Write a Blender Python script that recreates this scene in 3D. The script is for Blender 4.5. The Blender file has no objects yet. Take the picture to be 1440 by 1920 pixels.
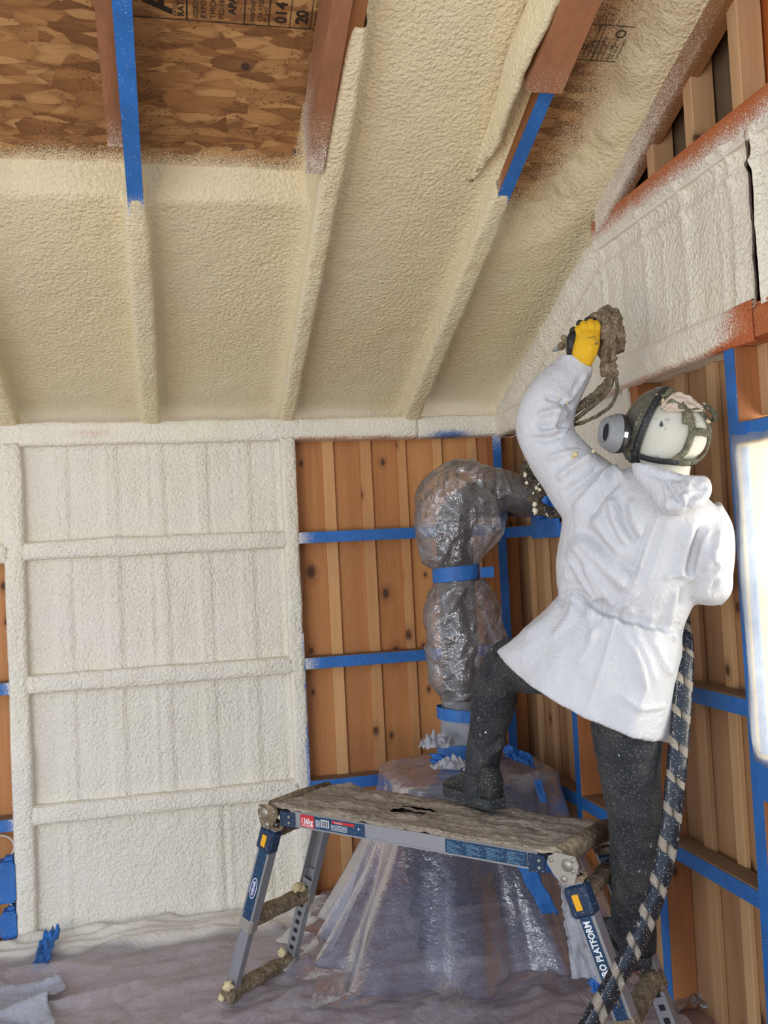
import bpy, math, random
import numpy as np
from mathutils import Vector, Matrix, noise
random.seed(7)
SC = bpy.context.scene
COL = SC.collection

# ------------------------------------------------------------------ camera, world, lamps, exposure
CAM = np.array([-1.6064, -4.4024, 1.6158])
YAW, PITCH, ROLL, FPX = .2231, .0405, -.0499, 1776.4
FW = np.array([math.sin(YAW)*math.cos(PITCH), math.cos(YAW)*math.cos(PITCH), math.sin(PITCH)])
_r = np.array([math.cos(YAW), -math.sin(YAW), 0.]); _u = np.cross(_r, FW)
RT = math.cos(ROLL)*_r + math.sin(ROLL)*_u
UP = -math.sin(ROLL)*_r + math.cos(ROLL)*_u
cam_data = bpy.data.cameras.new('camera'); cam = bpy.data.objects.new('camera', cam_data); COL.objects.link(cam)
m = Matrix(((RT[0], UP[0], -FW[0], CAM[0]), (RT[1], UP[1], -FW[1], CAM[1]), (RT[2], UP[2], -FW[2], CAM[2]), (0, 0, 0, 1)))
cam.matrix_world = m
cam_data.sensor_fit = 'VERTICAL'; cam_data.sensor_height = 24.0; cam_data.lens = 24.0*FPX/1920.0
cam_data.clip_start = .05
SC.camera = cam
SC.view_settings.view_transform = 'Standard'; SC.view_settings.look = 'None'
SC.view_settings.gamma = 1.0; SC.view_settings.exposure = 0.08; SC.view_settings.use_curve_mapping = False

W = bpy.data.worlds.new('world'); SC.world = W; W.use_nodes = True
wn = W.node_tree.nodes; wl = W.node_tree.links
bg = wn['Background']
tc = wn.new('ShaderNodeTexCoord'); sx = wn.new('ShaderNodeSeparateXYZ'); wl.new(tc.outputs['Generated'], sx.inputs[0])
cr = wn.new('ShaderNodeValToRGB'); wl.new(sx.outputs['Z'], cr.inputs[0])
cr.color_ramp.elements[0].position = .0; cr.color_ramp.elements[0].color = (.55, .60, .66, 1)
cr.color_ramp.elements[1].position = .6; cr.color_ramp.elements[1].color = (.52, .68, .95, 1)
wl.new(cr.outputs[0], bg.inputs[0]); bg.inputs[1].default_value = 1.65

def area(name, loc, target, size, energy, color, sy=None):
    d = bpy.data.lights.new(name, 'AREA'); d.energy = energy; d.color = color; d.shape = 'RECTANGLE'
    d.size = size; d.size_y = sy or size
    o = bpy.data.objects.new(name, d); COL.objects.link(o); o.location = loc
    o.rotation_euler = (Vector(target)-Vector(loc)).to_track_quat('-Z', 'Y').to_euler()
    return o
area('doorway_daylight', (-4.6, -6.1, 1.35), (-1.2, -.2, .7), 2.2, 100, (.84, .92, 1.0), 2.0)
area('window_daylight', (.9, -2.5, 1.5), (-1.2, -1.9, 1.3), .9, 40, (1.0, .95, .80), .9)
area('roof_warm_fill', (-3.0, -5.0, .9), (-1.0, -.5, 2.9), .5, 26, (1.0, .84, .58), .5)  # added warm fill aimed up at the roof; no real lamp stands here

# ------------------------------------------------------------------ helpers
def D(px, py, d):                         # a point d metres deep along the view direction through a photo pixel
    return CAM + d*(FW + RT*(px-720)/FPX - UP*(py-960)/FPX)
def onp(px, py, n, c):                    # pixel ray meets plane n.X = c
    v = FW + RT*(px-720)/FPX - UP*(py-960)/FPX; n = np.array(n, float)
    return CAM + v*((c-n@CAM)/(n@v))
def srgb(r, g, b):
    return tuple(((c/255)/12.92 if c/255 <= .04045 else ((c/255+.055)/1.055)**2.4) for c in (r, g, b)) + (1.,)
def n3(x, y, z=0., s=1.): return noise.noise(Vector((x*s, y*s, z*s)))
def nrm(v):
    v = np.array(v, float); return v/max(1e-9, np.linalg.norm(v))

def mesh_obj(name, V, F, mat=None, parent=None, smooth=True, attrs=None, mats=None, midx=None):
    me = bpy.data.meshes.new(name)
    me.from_pydata([tuple(map(float, v)) for v in V], [], [tuple(map(int, f)) for f in F])
    if mats:
        for q in mats: me.materials.append(q)
    elif mat: me.materials.append(mat)
    if midx is not None: me.polygons.foreach_set('material_index', midx)
    if smooth: me.polygons.foreach_set('use_smooth', [True]*len(me.polygons))
    for k, vals in (attrs or {}).items():
        a = me.attributes.new(k, 'FLOAT', 'POINT'); a.data.foreach_set('value', [float(x) for x in vals])
    me.update()
    o = bpy.data.objects.new(name, me); COL.objects.link(o)
    if parent is not None: o.parent = parent
    return o
def tag(o, label=None, cat=None, group=None, kind=None):
    if label: o['label'] = label
    if cat: o['category'] = cat
    if group: o['group'] = group
    if kind: o['kind'] = kind
    return o
def empty(name, loc=(0, 0, 0), rz=0):
    o = bpy.data.objects.new(name, None); COL.objects.link(o); o.location = loc; o.rotation_euler = (0, 0, rz)
    o.empty_display_size = .05; return o
def keep(o, parent):                      # parent built in world coordinates under an Empty that stands elsewhere
    bpy.context.view_layer.update()
    o.parent = parent; o.matrix_parent_inverse = parent.matrix_world.inverted(); return o

class MB:
    def __init__(s): s.V = []; s.F = []; s.A = []; s.M = []
    def add(s, V, F, a=0., m=0):
        b = len(s.V); s.V += [np.array(v, float) for v in V]; s.F += [tuple(b+i for i in f) for f in F]
        s.A += [a]*len(V); s.M += [m]*len(F); return s
    def box(s, x0, x1, y0, y1, z0, z1, a=0., m=0, bev=.0, T=None):
        if bev <= 0:
            V = [(x, y, z) for x in (x0, x1) for y in (y0, y1) for z in (z0, z1)]
            F = [(0, 1, 3, 2), (4, 6, 7, 5), (0, 4, 5, 1), (2, 3, 7, 6), (0, 2, 6, 4), (1, 5, 7, 3)]
        else:
            V = []; idx = {}
            c = ((x0+x1)/2, (y0+y1)/2, (z0+z1)/2); h = (abs(x1-x0)/2, abs(y1-y0)/2, abs(z1-z0)/2)
            b_ = min(bev, h[0]*.9, h[1]*.9, h[2]*.9)
            for i in (-1, 1):
                for j in (-1, 1):
                    for k in (-1, 1):
                        for ax in range(3):
                            p = [i*h[0], j*h[1], k*h[2]]
                            sg = (i, j, k)
                            for q in range(3):
                                if q != ax: p[q] -= sg[q]*b_
                            idx[(i, j, k, ax)] = len(V); V.append((c[0]+p[0], c[1]+p[1], c[2]+p[2]))
            F = []
            S = (-1, 1)
            for ax in range(3):
                o1, o2 = [q for q in range(3) if q != ax]
                for sg in S:
                    L = []
                    for (a1, a2) in ((-1, -1), (1, -1), (1, 1), (-1, 1)):
                        t = [0, 0, 0]; t[ax] = sg; t[o1] = a1; t[o2] = a2; L.append(idx[(*t, ax)])
                    if (sg > 0) == (ax == 1): L.reverse()
                    F.append(L)
                for a1 in S:
                    for a2 in S:
                        t = [0, 0, 0]; t[o1] = a1; t[o2] = a2
                        q = []
                        for sg, od in ((-1, (o1, o2)), (1, (o2, o1))):
                            for f in od: t2 = list(t); t2[ax] = sg; q.append(idx[(*t2, f)])
                        F.append(q)
            for i in S:
                for j in S:
                    for k in S: F.append([idx[(i, j, k, a_)] for a_ in range(3)])
        if T is not None: V = [T(np.array(v)) for v in V]
        return s.add(V, F, a, m)
    def beam(s, p0, p1, w, h, up=(0, 0, 1), a=0., m=0, bev=.0):    # box from p0 to p1, w sideways, h along up
        p0 = np.array(p0, float); p1 = np.array(p1, float); L = np.linalg.norm(p1-p0); d = (p1-p0)/L
        sd = nrm(np.cross(d, up)); u2 = np.cross(sd, d)
        return s.box(0, L, -w/2, w/2, -h/2, h/2, a, m, bev, T=lambda v: p0+d*v[0]+sd*v[1]+u2*v[2])
    def tube(s, pts, r, n=12, a=0., m=0, cap=True, ry=None, up=(0, 0, 1)):
        pts = [np.array(p, float) for p in pts]; N = len(pts)
        rs = r if hasattr(r, '__len__') else [r]*N
        V = []; F = []
        ref = None
        for i, p in enumerate(pts):
            d = nrm(pts[min(i+1, N-1)]-pts[max(i-1, 0)])
            if ref is None:
                ref = np.array(up, float)
                if abs(ref@d) > .95: ref = np.array([1., 0, 0])
            a1 = nrm(np.cross(d, ref)); a2 = np.cross(a1, d); ref = a2
            for k in range(n):
                t = 2*math.pi*k/n
                V.append(p + a1*math.cos(t)*rs[i] + a2*math.sin(t)*(ry if ry else rs[i]))
        for i in range(N-1):
            for k in range(n):
                F.append((i*n+k, i*n+(k+1) % n, (i+1)*n+(k+1) % n, (i+1)*n+k))
        if cap: F.append(tuple(range(n))[::-1]); F.append(tuple((N-1)*n+k for k in range(n)))
        return s.add(V, F, a, m)
    def build(s, name, mat=None, parent=None, smooth=False, mats=None, attr='rnd'):
        return mesh_obj(name, s.V, s.F, mat, parent, smooth, {attr: s.A}, mats, s.M if mats else None)

def spline(pts, n=8):                     # Catmull-Rom
    P = [np.array(p, float) for p in pts]; P = [2*P[0]-P[1]]+P+[2*P[-1]-P[-2]]; out = []
    for i in range(1, len(P)-2):
        for k in range(n):
            t = k/n; a, b, c, d = P[i-1], P[i], P[i+1], P[i+2]
            out.append(.5*((2*b)+(c-a)*t+(2*a-5*b+4*c-d)*t*t+(3*b-a-3*c+d)*t**3))
    out.append(P[-2]); return out
def loft(rings, closed=True, cap=True):
    V = [p for r in rings for p in r]; n = len(rings[0]); F = []
    for i in range(len(rings)-1):
        for k in range(n if closed else n-1):
            F.append((i*n+k, i*n+(k+1) % n, (i+1)*n+(k+1) % n, (i+1)*n+k))
    if cap and closed: F.append(tuple(range(n))[::-1]); F.append(tuple((len(rings)-1)*n+k for k in range(n)))
    return V, F
def grid(fn, us, vs):                     # fn(u, v) -> (point, attr) or None
    V = []; A = []; idx = {}; F = []
    for i, u in enumerate(us):
        for j, v in enumerate(vs):
            q = fn(u, v)
            if q is None: continue
            idx[i, j] = len(V); V.append(q[0]); A.append(q[1])
    for i in range(len(us)-1):
        for j in range(len(vs)-1):
            k = [(i, j), (i+1, j), (i+1, j+1), (i, j+1)]
            if all(t in idx for t in k): F.append(tuple(idx[t] for t in k))
    return V, F, A
def lin(a, b, step):
    n = max(2, int(abs(b-a)/step)+1); return [a+(b-a)*i/(n-1) for i in range(n)]
def poly_sd(poly):                        # signed distance to polygon, positive inside
    P = np.array(poly, float)
    def f(x, y):
        d = 1e9; ins = False; n = len(P)
        for i in range(n):
            a = P[i]; b = P[(i+1) % n]; e = b-a; w = np.array([x, y])-a
            t = min(1, max(0, (w@e)/(e@e))); q = w-e*t; d = min(d, q@q)
            if (a[1] > y) != (b[1] > y) and x < (b[0]-a[0])*(y-a[1])/(b[1]-a[1])+a[0]: ins = not ins
        return math.sqrt(d)*(1 if ins else -1)
    return f

# ------------------------------------------------------------------ materials
class NT:
    def __init__(s, name):
        s.m = bpy.data.materials.new(name); s.m.use_nodes = True; s.t = s.m.node_tree; s.N = s.t.nodes
        s.b = s.N['Principled BSDF']; s.out = s.N['Material Output']
        s.tc = s.N.new('ShaderNodeTexCoord').outputs['Object']
    def set(s, i, v):
        if hasattr(v, 'is_linked') or hasattr(v, 'links'): s.t.links.new(v, i)
        else: i.default_value = v
    def map(s, scale=(1, 1, 1), rot=(0, 0, 0), loc=(0, 0, 0), vec=None):
        n = s.N.new('ShaderNodeMapping'); s.set(n.inputs[0], vec or s.tc)
        n.inputs['Scale'].default_value = scale; n.inputs['Rotation'].default_value = rot
        s.set(n.inputs['Location'], loc); return n.outputs[0]
    def noise(s, vec=None, scale=5, det=2, rough=.5, dist=0, col=False):
        n = s.N.new('ShaderNodeTexNoise'); s.set(n.inputs['Vector'], vec or s.tc); n.inputs['Scale'].default_value = scale
        n.inputs['Detail'].default_value = det; n.inputs['Roughness'].default_value = rough; n.inputs['Distortion'].default_value = dist
        return n.outputs['Color' if col else 0]
    def vor(s, vec=None, scale=5, out='Distance', feat='F1', rand=1):
        n = s.N.new('ShaderNodeTexVoronoi'); n.feature = feat; s.set(n.inputs['Vector'], vec or s.tc)
        n.inputs['Scale'].default_value = scale; n.inputs['Randomness'].default_value = rand; return n.outputs[out]
    def ramp(s, x, stops):
        n = s.N.new('ShaderNodeValToRGB'); s.set(n.inputs[0], x); e = n.color_ramp.elements
        while len(e) < len(stops): e.new(.5)
        for k, (p, c) in enumerate(stops):
            e[k].position = p; e[k].color = c if len(c) == 4 else (*c, 1)
        return n.outputs[0]
    def rng(s, x, a, b, c=0., d=1.):
        n = s.N.new('ShaderNodeMapRange'); s.set(n.inputs[0], x); n.inputs[1].default_value = a; n.inputs[2].default_value = b
        n.inputs[3].default_value = c; n.inputs[4].default_value = d; return n.outputs[0]
    def math(s, op, a, b=0., c=None):
        n = s.N.new('ShaderNodeMath'); n.operation = op; s.set(n.inputs[0], a); s.set(n.inputs[1], b)
        if c is not None: s.set(n.inputs[2], c)
        return n.outputs[0]
    def mix(s, f, a, b, typ='MIX'):
        n = s.N.new('ShaderNodeMix'); n.data_type = 'RGBA'; n.blend_type = typ
        s.set(n.inputs[0], f); s.set(n.inputs[6], a); s.set(n.inputs[7], b); return n.outputs[2]
    def attr(s, name):
        n = s.N.new('ShaderNodeAttribute'); n.attribute_name = name; return n.outputs['Fac']
    def bump(s, h, st=.3, dist=.01, nrm_=None):
        n = s.N.new('ShaderNodeBump'); s.set(n.inputs['Height'], h); n.inputs['Strength'].default_value = st
        n.inputs['Distance'].default_value = dist
        if nrm_: s.set(n.inputs['Normal'], nrm_)
        return n.outputs[0]
    def sep(s, v=None):
        n = s.N.new('ShaderNodeSeparateXYZ'); s.set(n.inputs[0], v or s.tc); return n.outputs
    def fin(s, col=None, rough=.6, normal=None, **kw):
        if col is not None: s.set(s.b.inputs['Base Color'], col)
        s.set(s.b.inputs['Roughness'], rough)
        if normal is not None: s.set(s.b.inputs['Normal'], normal)
        for k, v in kw.items(): s.set(s.b.inputs[k.replace('_', ' ')], v)
        return s.m
def foam_color(t, base, fresh):
    c = t.mix(t.rng(t.noise(scale=2.2, det=3), .35, .7), base, fresh)
    return c
def foam_bump(t, k=1.0, sc=1.0):
    a = t.noise(scale=74*sc, det=2, rough=.5, dist=.35)
    b = t.noise(scale=120*sc, det=1)
    p = t.noise(scale=1.6, det=2)
    h = t.math('MULTIPLY', a, t.rng(p, .3, .7, .6, 1.4))
    h = t.math('ADD', t.math('MULTIPLY', h, 1.15), t.math('MULTIPLY', b, .15))
    return t.bump(h, .75*k, .016)
C_FOAM = srgb(234, 226, 212); C_FOAM2 = srgb(238, 230, 208)
C_ROOF = srgb(228, 214, 180); C_ROOF2 = srgb(232, 216, 174)
def speck(t, spray, base, foam, sc=330):
    n = t.noise(scale=sc, det=2, rough=.7)
    n2 = t.noise(scale=14, det=3)
    v = t.math('ADD', spray, t.math('MULTIPLY', t.math('SUBTRACT', n2, .5), .35))
    # stipple: noise centred at .5 compared to spray
    lo = t.rng(n, .32, .68)
    f = t.rng(t.math('SUBTRACT', v, lo), -.10, .10)
    return t.mix(f, base, foam)
def dusty(t, col, amount=.5, sc=260, dcol=srgb(225, 222, 210)):
    v = t.vor(scale=sc); r = t.vor(scale=sc, out='Color')
    hit = t.math('MULTIPLY', t.rng(v, .30, .16), t.rng(t.sep(r)[0], 1-amount*.35, 1-amount*.35+.02))
    return t.mix(hit, col, dcol)

def mk_foam(name, base, fresh, k=1., sc=1.):
    t = NT(name); return t.fin(foam_color(t, base, fresh), .62, foam_bump(t, k, sc))
M = {}
M['foam'] = mk_foam('spray_foam_wall', C_FOAM, C_FOAM2, 1.0)
M['foam_roof'] = mk_foam('spray_foam_roof', C_ROOF, C_ROOF2, .85)
def mk_foam_over(name, under, base=C_FOAM, fresh=C_FOAM2):
    t = NT(name); f = foam_color(t, base, fresh)
    return t.fin(speck(t, t.attr('spray'), under, f), .62, foam_bump(t, .7))
M['foam_red'] = mk_foam_over('foam_over_red_wood', srgb(186, 100, 56), C_FOAM, C_FOAM2)
M['foam_blue'] = mk_foam_over('foam_over_blue_tape', srgb(48, 104, 176))
def mk_wood(name, c1, c2, dark, grain_axis=2, knots=True, kp='xz', spray=False, rough=.7, dust=0.):
    t = NT(name)
    sc = [26., 26., 26.]; sc[grain_axis] = 1.6
    rn = t.attr('rnd')
    cmb = t.N.new('ShaderNodeCombineXYZ')
    for k in range(3): t.set(cmb.inputs[k], t.math('MULTIPLY', rn, (7.3, 3.1, 9.7)[k]))
    v0 = t.map((1, 1, 1), loc=cmb.outputs[0])
    g = t.noise(t.map(tuple(sc), vec=v0), 1.3, 4, .6, 1.2)
    g2 = t.noise(t.map(tuple(x*.28 for x in sc), vec=v0), 1.3, 3, .5, .6)
    c = t.mix(t.rng(g, .3, .72), c1, c2)
    c = t.mix(t.rng(g2, .35, .75, 0, .55), c, dark)
    c = t.mix(t.math('MULTIPLY', t.rng(rn, 0, 1, 0, .42), 1.), c, c2)
    c = t.mix(t.rng(t.math('FRACT', t.math('MULTIPLY', rn, 5.7)), .3, 1, 0, .42), c, dark)
    if knots:
        sp_ = t.sep(v0); cb = t.N.new('ShaderNodeCombineXYZ')
        t.set(cb.inputs[0], t.math('MULTIPLY', sp_['xyz'.index(kp[0])], 5.6)); t.set(cb.inputs[1], t.math('MULTIPLY', sp_['xyz'.index(kp[1])], 3.6))
        vn = t.N.new('ShaderNodeTexVoronoi'); vn.voronoi_dimensions = '2D'; vn.inputs['Scale'].default_value = 1.; t.set(vn.inputs['Vector'], cb.outputs[0])
        d = t.math('ADD', vn.outputs['Distance'], t.math('MULTIPLY', t.math('SUBTRACT', g, .5), .05)); r = vn.outputs['Color']
        d = t.math('MULTIPLY', d, t.rng(t.sep(r)[1], 0, 1, .8, 2.2))
        has = t.rng(t.sep(r)[0], .50, .55)
        kn = t.math('MULTIPLY', t.rng(d, .115, .06), has)
        halo = t.math('MULTIPLY', t.rng(d, .26, .10), has)
        c = t.mix(t.math('MULTIPLY', halo, .45), c, tuple(x*.55 for x in dark[:3])+(1,))
        c = t.mix(t.math('MULTIPLY', kn, .85), c, srgb(62, 30, 16))
    if spray:
        c = speck(t, t.attr('spray'), c, C_FOAM)
    if dust: c = dusty(t, c, dust, 330)
    return t.fin(c, rough, t.bump(g, .25, .002))
M['board'] = mk_wood('pine_board', srgb(194, 128, 70), srgb(216, 156, 96), srgb(150, 84, 40), dust=.25)
M['batten'] = mk_wood('pine_batten', srgb(206, 148, 92), srgb(226, 176, 120), srgb(168, 104, 56), dust=.25)
M['board_b'] = mk_wood('pine_board_weathered', kp='yz', c1=srgb(166, 122, 82), c2=srgb(188, 146, 104), dark=srgb(112, 76, 48), dust=.25)
M['batten_b'] = mk_wood('pine_batten_weathered', kp='yz', c1=srgb(196, 150, 104), c2=srgb(210, 172, 126), dark=srgb(146, 104, 68), dust=.2)
M['stud'] = mk_wood('rough_lumber', srgb(168, 104, 58), srgb(190, 128, 78), srgb(120, 68, 36), grain_axis=2)
M['girt'] = mk_wood('rough_lumber_dusty', srgb(120, 88, 66), srgb(140, 108, 84), srgb(84, 58, 42), grain_axis=0, knots=False, dust=.8)
M['orange'] = mk_wood('orange_stained_beam', srgb(178, 96, 48), srgb(196, 112, 60), srgb(138, 68, 34), grain_axis=1, spray=True, dust=.6)
M['rafter'] = mk_wood('rafter_lumber', srgb(160, 100, 54), srgb(178, 118, 68), srgb(112, 66, 36), grain_axis=1, spray=True)
M['sister'] = mk_wood('reddish_lumber', srgb(146, 94, 60), srgb(172, 118, 80), srgb(88, 54, 36), grain_axis=1, spray=True, knots=False)
def mk_tape(name, spray=False, col=srgb(40, 106, 180)):
    t = NT(name)
    n = t.noise(scale=9, det=3)
    c = t.mix(t.rng(n, .3, .7), tuple(x*.82 for x in col[:3])+(1,), tuple(min(1, x*1.15) for x in col[:3])+(1,))
    c = dusty(t, c, .28, 240)
    if spray: c = speck(t, t.attr('spray'), c, C_FOAM)
    h = t.math('ADD', t.noise(scale=320, det=1), t.math('MULTIPLY', t.noise(t.map((1, 1, .3)), 26, 3, dist=1.), 1.6))
    return t.fin(c, .55, t.bump(h, .3, .003))
M['tape'] = mk_tape('blue_masking_tape'); M['tape_s'] = mk_tape('blue_masking_tape_oversprayed', True)
def mk_plain(name, col, rough=.5, metal=0., dust=0., bumpk=0., bs=60, dsc=260, dcol=srgb(225, 222, 210)):
    t = NT(name); c = col
    if dust: c = dusty(t, c, dust, dsc, dcol)
    nn = t.bump(t.noise(scale=bs, det=3), bumpk, .004) if bumpk else None
    return t.fin(c, rough, nn, Metallic=metal)
M['navy'] = mk_plain('navy_plastic', srgb(26, 48, 74), .4, dust=.5)
M['navylabel'] = mk_plain('navy_label', srgb(20, 58, 88), .4, dust=.4)
M['yellow'] = mk_plain('yellow_insert', srgb(232, 170, 24), .4)
M['white'] = mk_plain('white_print', srgb(230, 232, 232), .5)
M['gold'] = mk_plain('gold_print', srgb(196, 160, 70), .5)
M['redlabel'] = mk_plain('red_label', srgb(190, 40, 44), .45)
M['black'] = mk_plain('black_print', srgb(20, 20, 20), .5)
M['dark'] = mk_plain('dark_void', srgb(22, 24, 30), .7)
def mk_osb():
    t = NT('osb_strands')
    lay = None
    cols = [(0, srgb(116, 76, 40)), (.3, srgb(150, 104, 58)), (.55, srgb(168, 122, 72)), (.8, srgb(190, 146, 92)), (1, srgb(134, 90, 48))]
    hsum = None
    for k, (rot, sx_, sy_, thr) in enumerate([(.15, 12, 30, 0), (-.5, 11, 27, .45), (.85, 11, 32, .5), (-1.15, 12, 30, .6), (.35, 8, 24, .62), (-.2, 10, 34, .66)]):
        wob = t.noise(scale=5, det=2, col=True)
        mv = t.map((sx_, sy_, 1), (0, 0, rot), (k*3.1, k*7.7, 0))
        add = t.N.new('ShaderNodeVectorMath'); add.operation = 'MULTIPLY_ADD'
        t.set(add.inputs[0], wob); add.inputs[1].default_value = (.8, .8, 0); t.set(add.inputs[2], mv)
        vv = t.N.new('ShaderNodeTexVoronoi'); vv.voronoi_dimensions = '2D'; t.set(vv.inputs['Vector'], add.outputs[0]); vv.inputs['Scale'].default_value = 1
        cellr = t.sep(vv.outputs['Color'])
        d = vv.outputs['Distance']
        grain = t.noise(t.map((14, 240, 1), (0, 0, rot)), 1, 2)
        c = t.ramp(t.math('ADD', cellr[1], t.math('MULTIPLY', t.math('SUBTRACT', grain, .5), .35)), cols)
        edge = t.rng(d, .42, .75, 0, .45)
        c = t.mix(edge, c, srgb(104, 62, 28))
        if lay is None: lay = c; hsum = cellr[1]
        else:
            f = t.rng(cellr[0], thr, thr+.01)
            lay = t.mix(f, lay, c); hsum = t.mix(f, hsum, cellr[1])
    dots = t.math('MULTIPLY', t.rng(t.vor(t.map((1, 1.3, 1)), 62), .26, .18), t.rng(t.noise(scale=9, det=2), .46, .54))
    lay = t.mix(t.math('MULTIPLY', dots, .75), lay, srgb(70, 44, 22))
    v2 = t.vor(t.map((1, 1, 1)), 5.5); r2 = t.sep(t.vor(t.map((1, 1, 1)), 5.5, 'Color'))[0]
    big = t.math('MULTIPLY', t.rng(v2, .10, .08), t.rng(r2, .6, .62))
    lay = t.mix(t.math('MULTIPLY', big, .85), lay, srgb(48, 36, 30))
    lay = speck(t, t.attr('spray'), lay, C_ROOF, 260)
    return t.fin(lay, .75, t.bump(hsum, .35, .003))
M['osb'] = mk_osb()

# ------------------------------------------------------------------ structure: the room
S = .403                                   # roof rise per metre
ZP = 2.156; ZT = 2.25                      # wall plate underside / top
Z1, Z2, Z3 = 1.668, 1.083, .518            # lower edges of the girts
GH = .052
XS2L, XS2R, XS1L, XS1R = -1.078, -1.024, -2.30, -2.236
BD = .095                                  # depth of the stud cavity
YB2, YB3 = -1.345, -1.93                   # posts on the right wall (near edges step towards the camera)

def boards(mb_b, mb_t, lo, hi, z0, z1, axis, spots, seed, front, step=.187):
    rr = random.Random(seed); x = lo; cuts = sorted([c for c in spots if lo < c < hi])+[hi]
    for x2 in cuts:
        a = .25+.5*rr.random()
        if axis == 'x': mb_b.box(x+.001, x2-.001, front, front+.02+.003*rr.random(), z0, z1, a)
        else: mb_b.box(front, front+.02+.003*rr.random(), x+.001, x2-.001, z0, z1, a)
        x = x2
    for c in spots:
        a = rr.random(); w = .022+.006*rr.random()
        if axis == 'x': mb_t.box(c-w, c+w, front-.02, front-.001, z0, z1, a, bev=.002)
        else: mb_t.box(front-.02, front-.001, c-w, c+w, z0, z1, a, bev=.002)
bA, tA = MB(), MB()
boards(bA, tA, -4.45, .10, 0, ZP, 'x', [-4.27, -4.08, -3.9, -3.71, -3.53, -3.34, -3.16, -2.97, -2.79, -2.61, -2.43, -2.17, -1.98, -1.80, -1.62, -1.44, -1.26, -.852, -.668, -.488, -.305, -.127], 3, BD)
wa = bA.build('wall_back', M['board']); tag(wa, 'orange-brown vertical pine board wall behind the framing, left of the corner', 'wall', kind='structure')
x_ = tA.build('batten', M['batten'], wa)
bB, tB = MB(), MB()
boards(bB, tB, -1.98, .10, 0, ZP, 'y', [-.113, -.291, -.47, -.66, -.85, -1.05, -1.20, -1.255, -1.55, -1.735], 5, BD)
boards(bB, tB, -3.2, -1.98, 0, .93, 'y', [-2.15, -2.35, -2.6], 6, BD)
boards(bB, tB, -3.2, -1.98, 1.95, ZP, 'y', [-2.0, -2.2], 8, BD)
wb = bB.build('wall_right', M['board_b']); tag(wb, 'weathered vertical board wall on the right, around the window', 'wall', kind='structure')
tB.build('batten', M['batten_b'], wb)
# gable triangle above the right wall: grey outer boards
bG = MB()
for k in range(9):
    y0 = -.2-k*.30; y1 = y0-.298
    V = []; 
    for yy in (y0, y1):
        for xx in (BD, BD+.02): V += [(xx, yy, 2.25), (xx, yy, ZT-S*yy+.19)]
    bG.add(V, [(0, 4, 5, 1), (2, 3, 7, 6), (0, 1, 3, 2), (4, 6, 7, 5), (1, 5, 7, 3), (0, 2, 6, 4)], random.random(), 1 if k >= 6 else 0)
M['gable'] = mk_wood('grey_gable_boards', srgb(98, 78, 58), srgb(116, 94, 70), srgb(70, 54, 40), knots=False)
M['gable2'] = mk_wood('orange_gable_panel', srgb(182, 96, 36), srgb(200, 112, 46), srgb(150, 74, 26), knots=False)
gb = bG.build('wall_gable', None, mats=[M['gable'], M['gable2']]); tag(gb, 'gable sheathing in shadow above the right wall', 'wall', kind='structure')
# floor
def mk_floor():
    t = NT('subfloor'); n = t.noise(t.map((1, 14, 1)), 3, 4)
    return t.fin(t.mix(n, srgb(140, 104, 92), srgb(184, 144, 126)), .8)
fl = MB().box(-5.0, .12, -6.4, .12, -.05, -.002).build('floor', mk_floor()); tag(fl, 'reddish brown subfloor under the plastic', 'floor', kind='structure')

# ---------- foam-coated member: rounded bead swept along a line
def bead(p0, p1, wdir, out, w, prot, back=.07, name='foam_coating', mat=None, parent=None, step=.018, wob=.006, sprayfn=None, seed=0, taper=0., nprof=22):
    p0 = np.array(p0, float); p1 = np.array(p1, float); L = np.linalg.norm(p1-p0); d = (p1-p0)/L
    wd = np.array(wdir, float); o = np.array(out, float)
    prof = [(-1, None)]
    for k in range(nprof+1):
        prof.append((math.pi - math.pi*k/nprof, 1))
    prof.append((1, None))
    V = []; A = []; n = max(3, int(L/step)+1)
    for i in range(n):
        t = i/(n-1); c = p0+d*L*t
        q = 1+.10*n3(L*t*3.1+seed*5, seed*2.2, 0)
        cw = 1.0
        for pr_ in prof:
            if pr_[1] is None: a_ = pr_[0]*w/2*1.02; b_ = -back
            else:
                cs, sn = math.cos(pr_[0]), math.sin(pr_[0])
                a_ = w/2*math.copysign(abs(cs)**.55, cs)*q; b_ = prot*abs(sn)**.6 - .022*(1-abs(sn)**.5)
            P = c+wd*a_+o*b_
            if pr_[1] is not None:
                e = wob*(n3(P[0]*6+seed, P[1]*6, P[2]*6)+.6*n3(P[0]*17, P[1]*17+seed, P[2]*17)+.35*n3(P[0]*40, P[1]*40+seed, P[2]*40))
                P = P+o*e+wd*e*.5
            V.append(P); A.append(sprayfn(P) if sprayfn else 1.)
    m_ = len(prof); F = []
    for i in range(n-1):
        for k in range(m_-1): F.append((i*m_+k, (i+1)*m_+k, (i+1)*m_+k+1, i*m_+k+1))
    F.append(tuple(range(m_))); F.append(tuple((n-1)*m_+k for k in range(m_))[::-1])
    # orient outward
    v0, v1, v2 = V[F[m_//2][0]], V[F[m_//2][1]], V[F[m_//2][2]]
    if np.cross(v1-v0, v2-v0) @ o < 0: F = [f[::-1] for f in F]
    return mesh_obj(name, V, F, mat or M['foam'], parent, True, {'spray': A})

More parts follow.
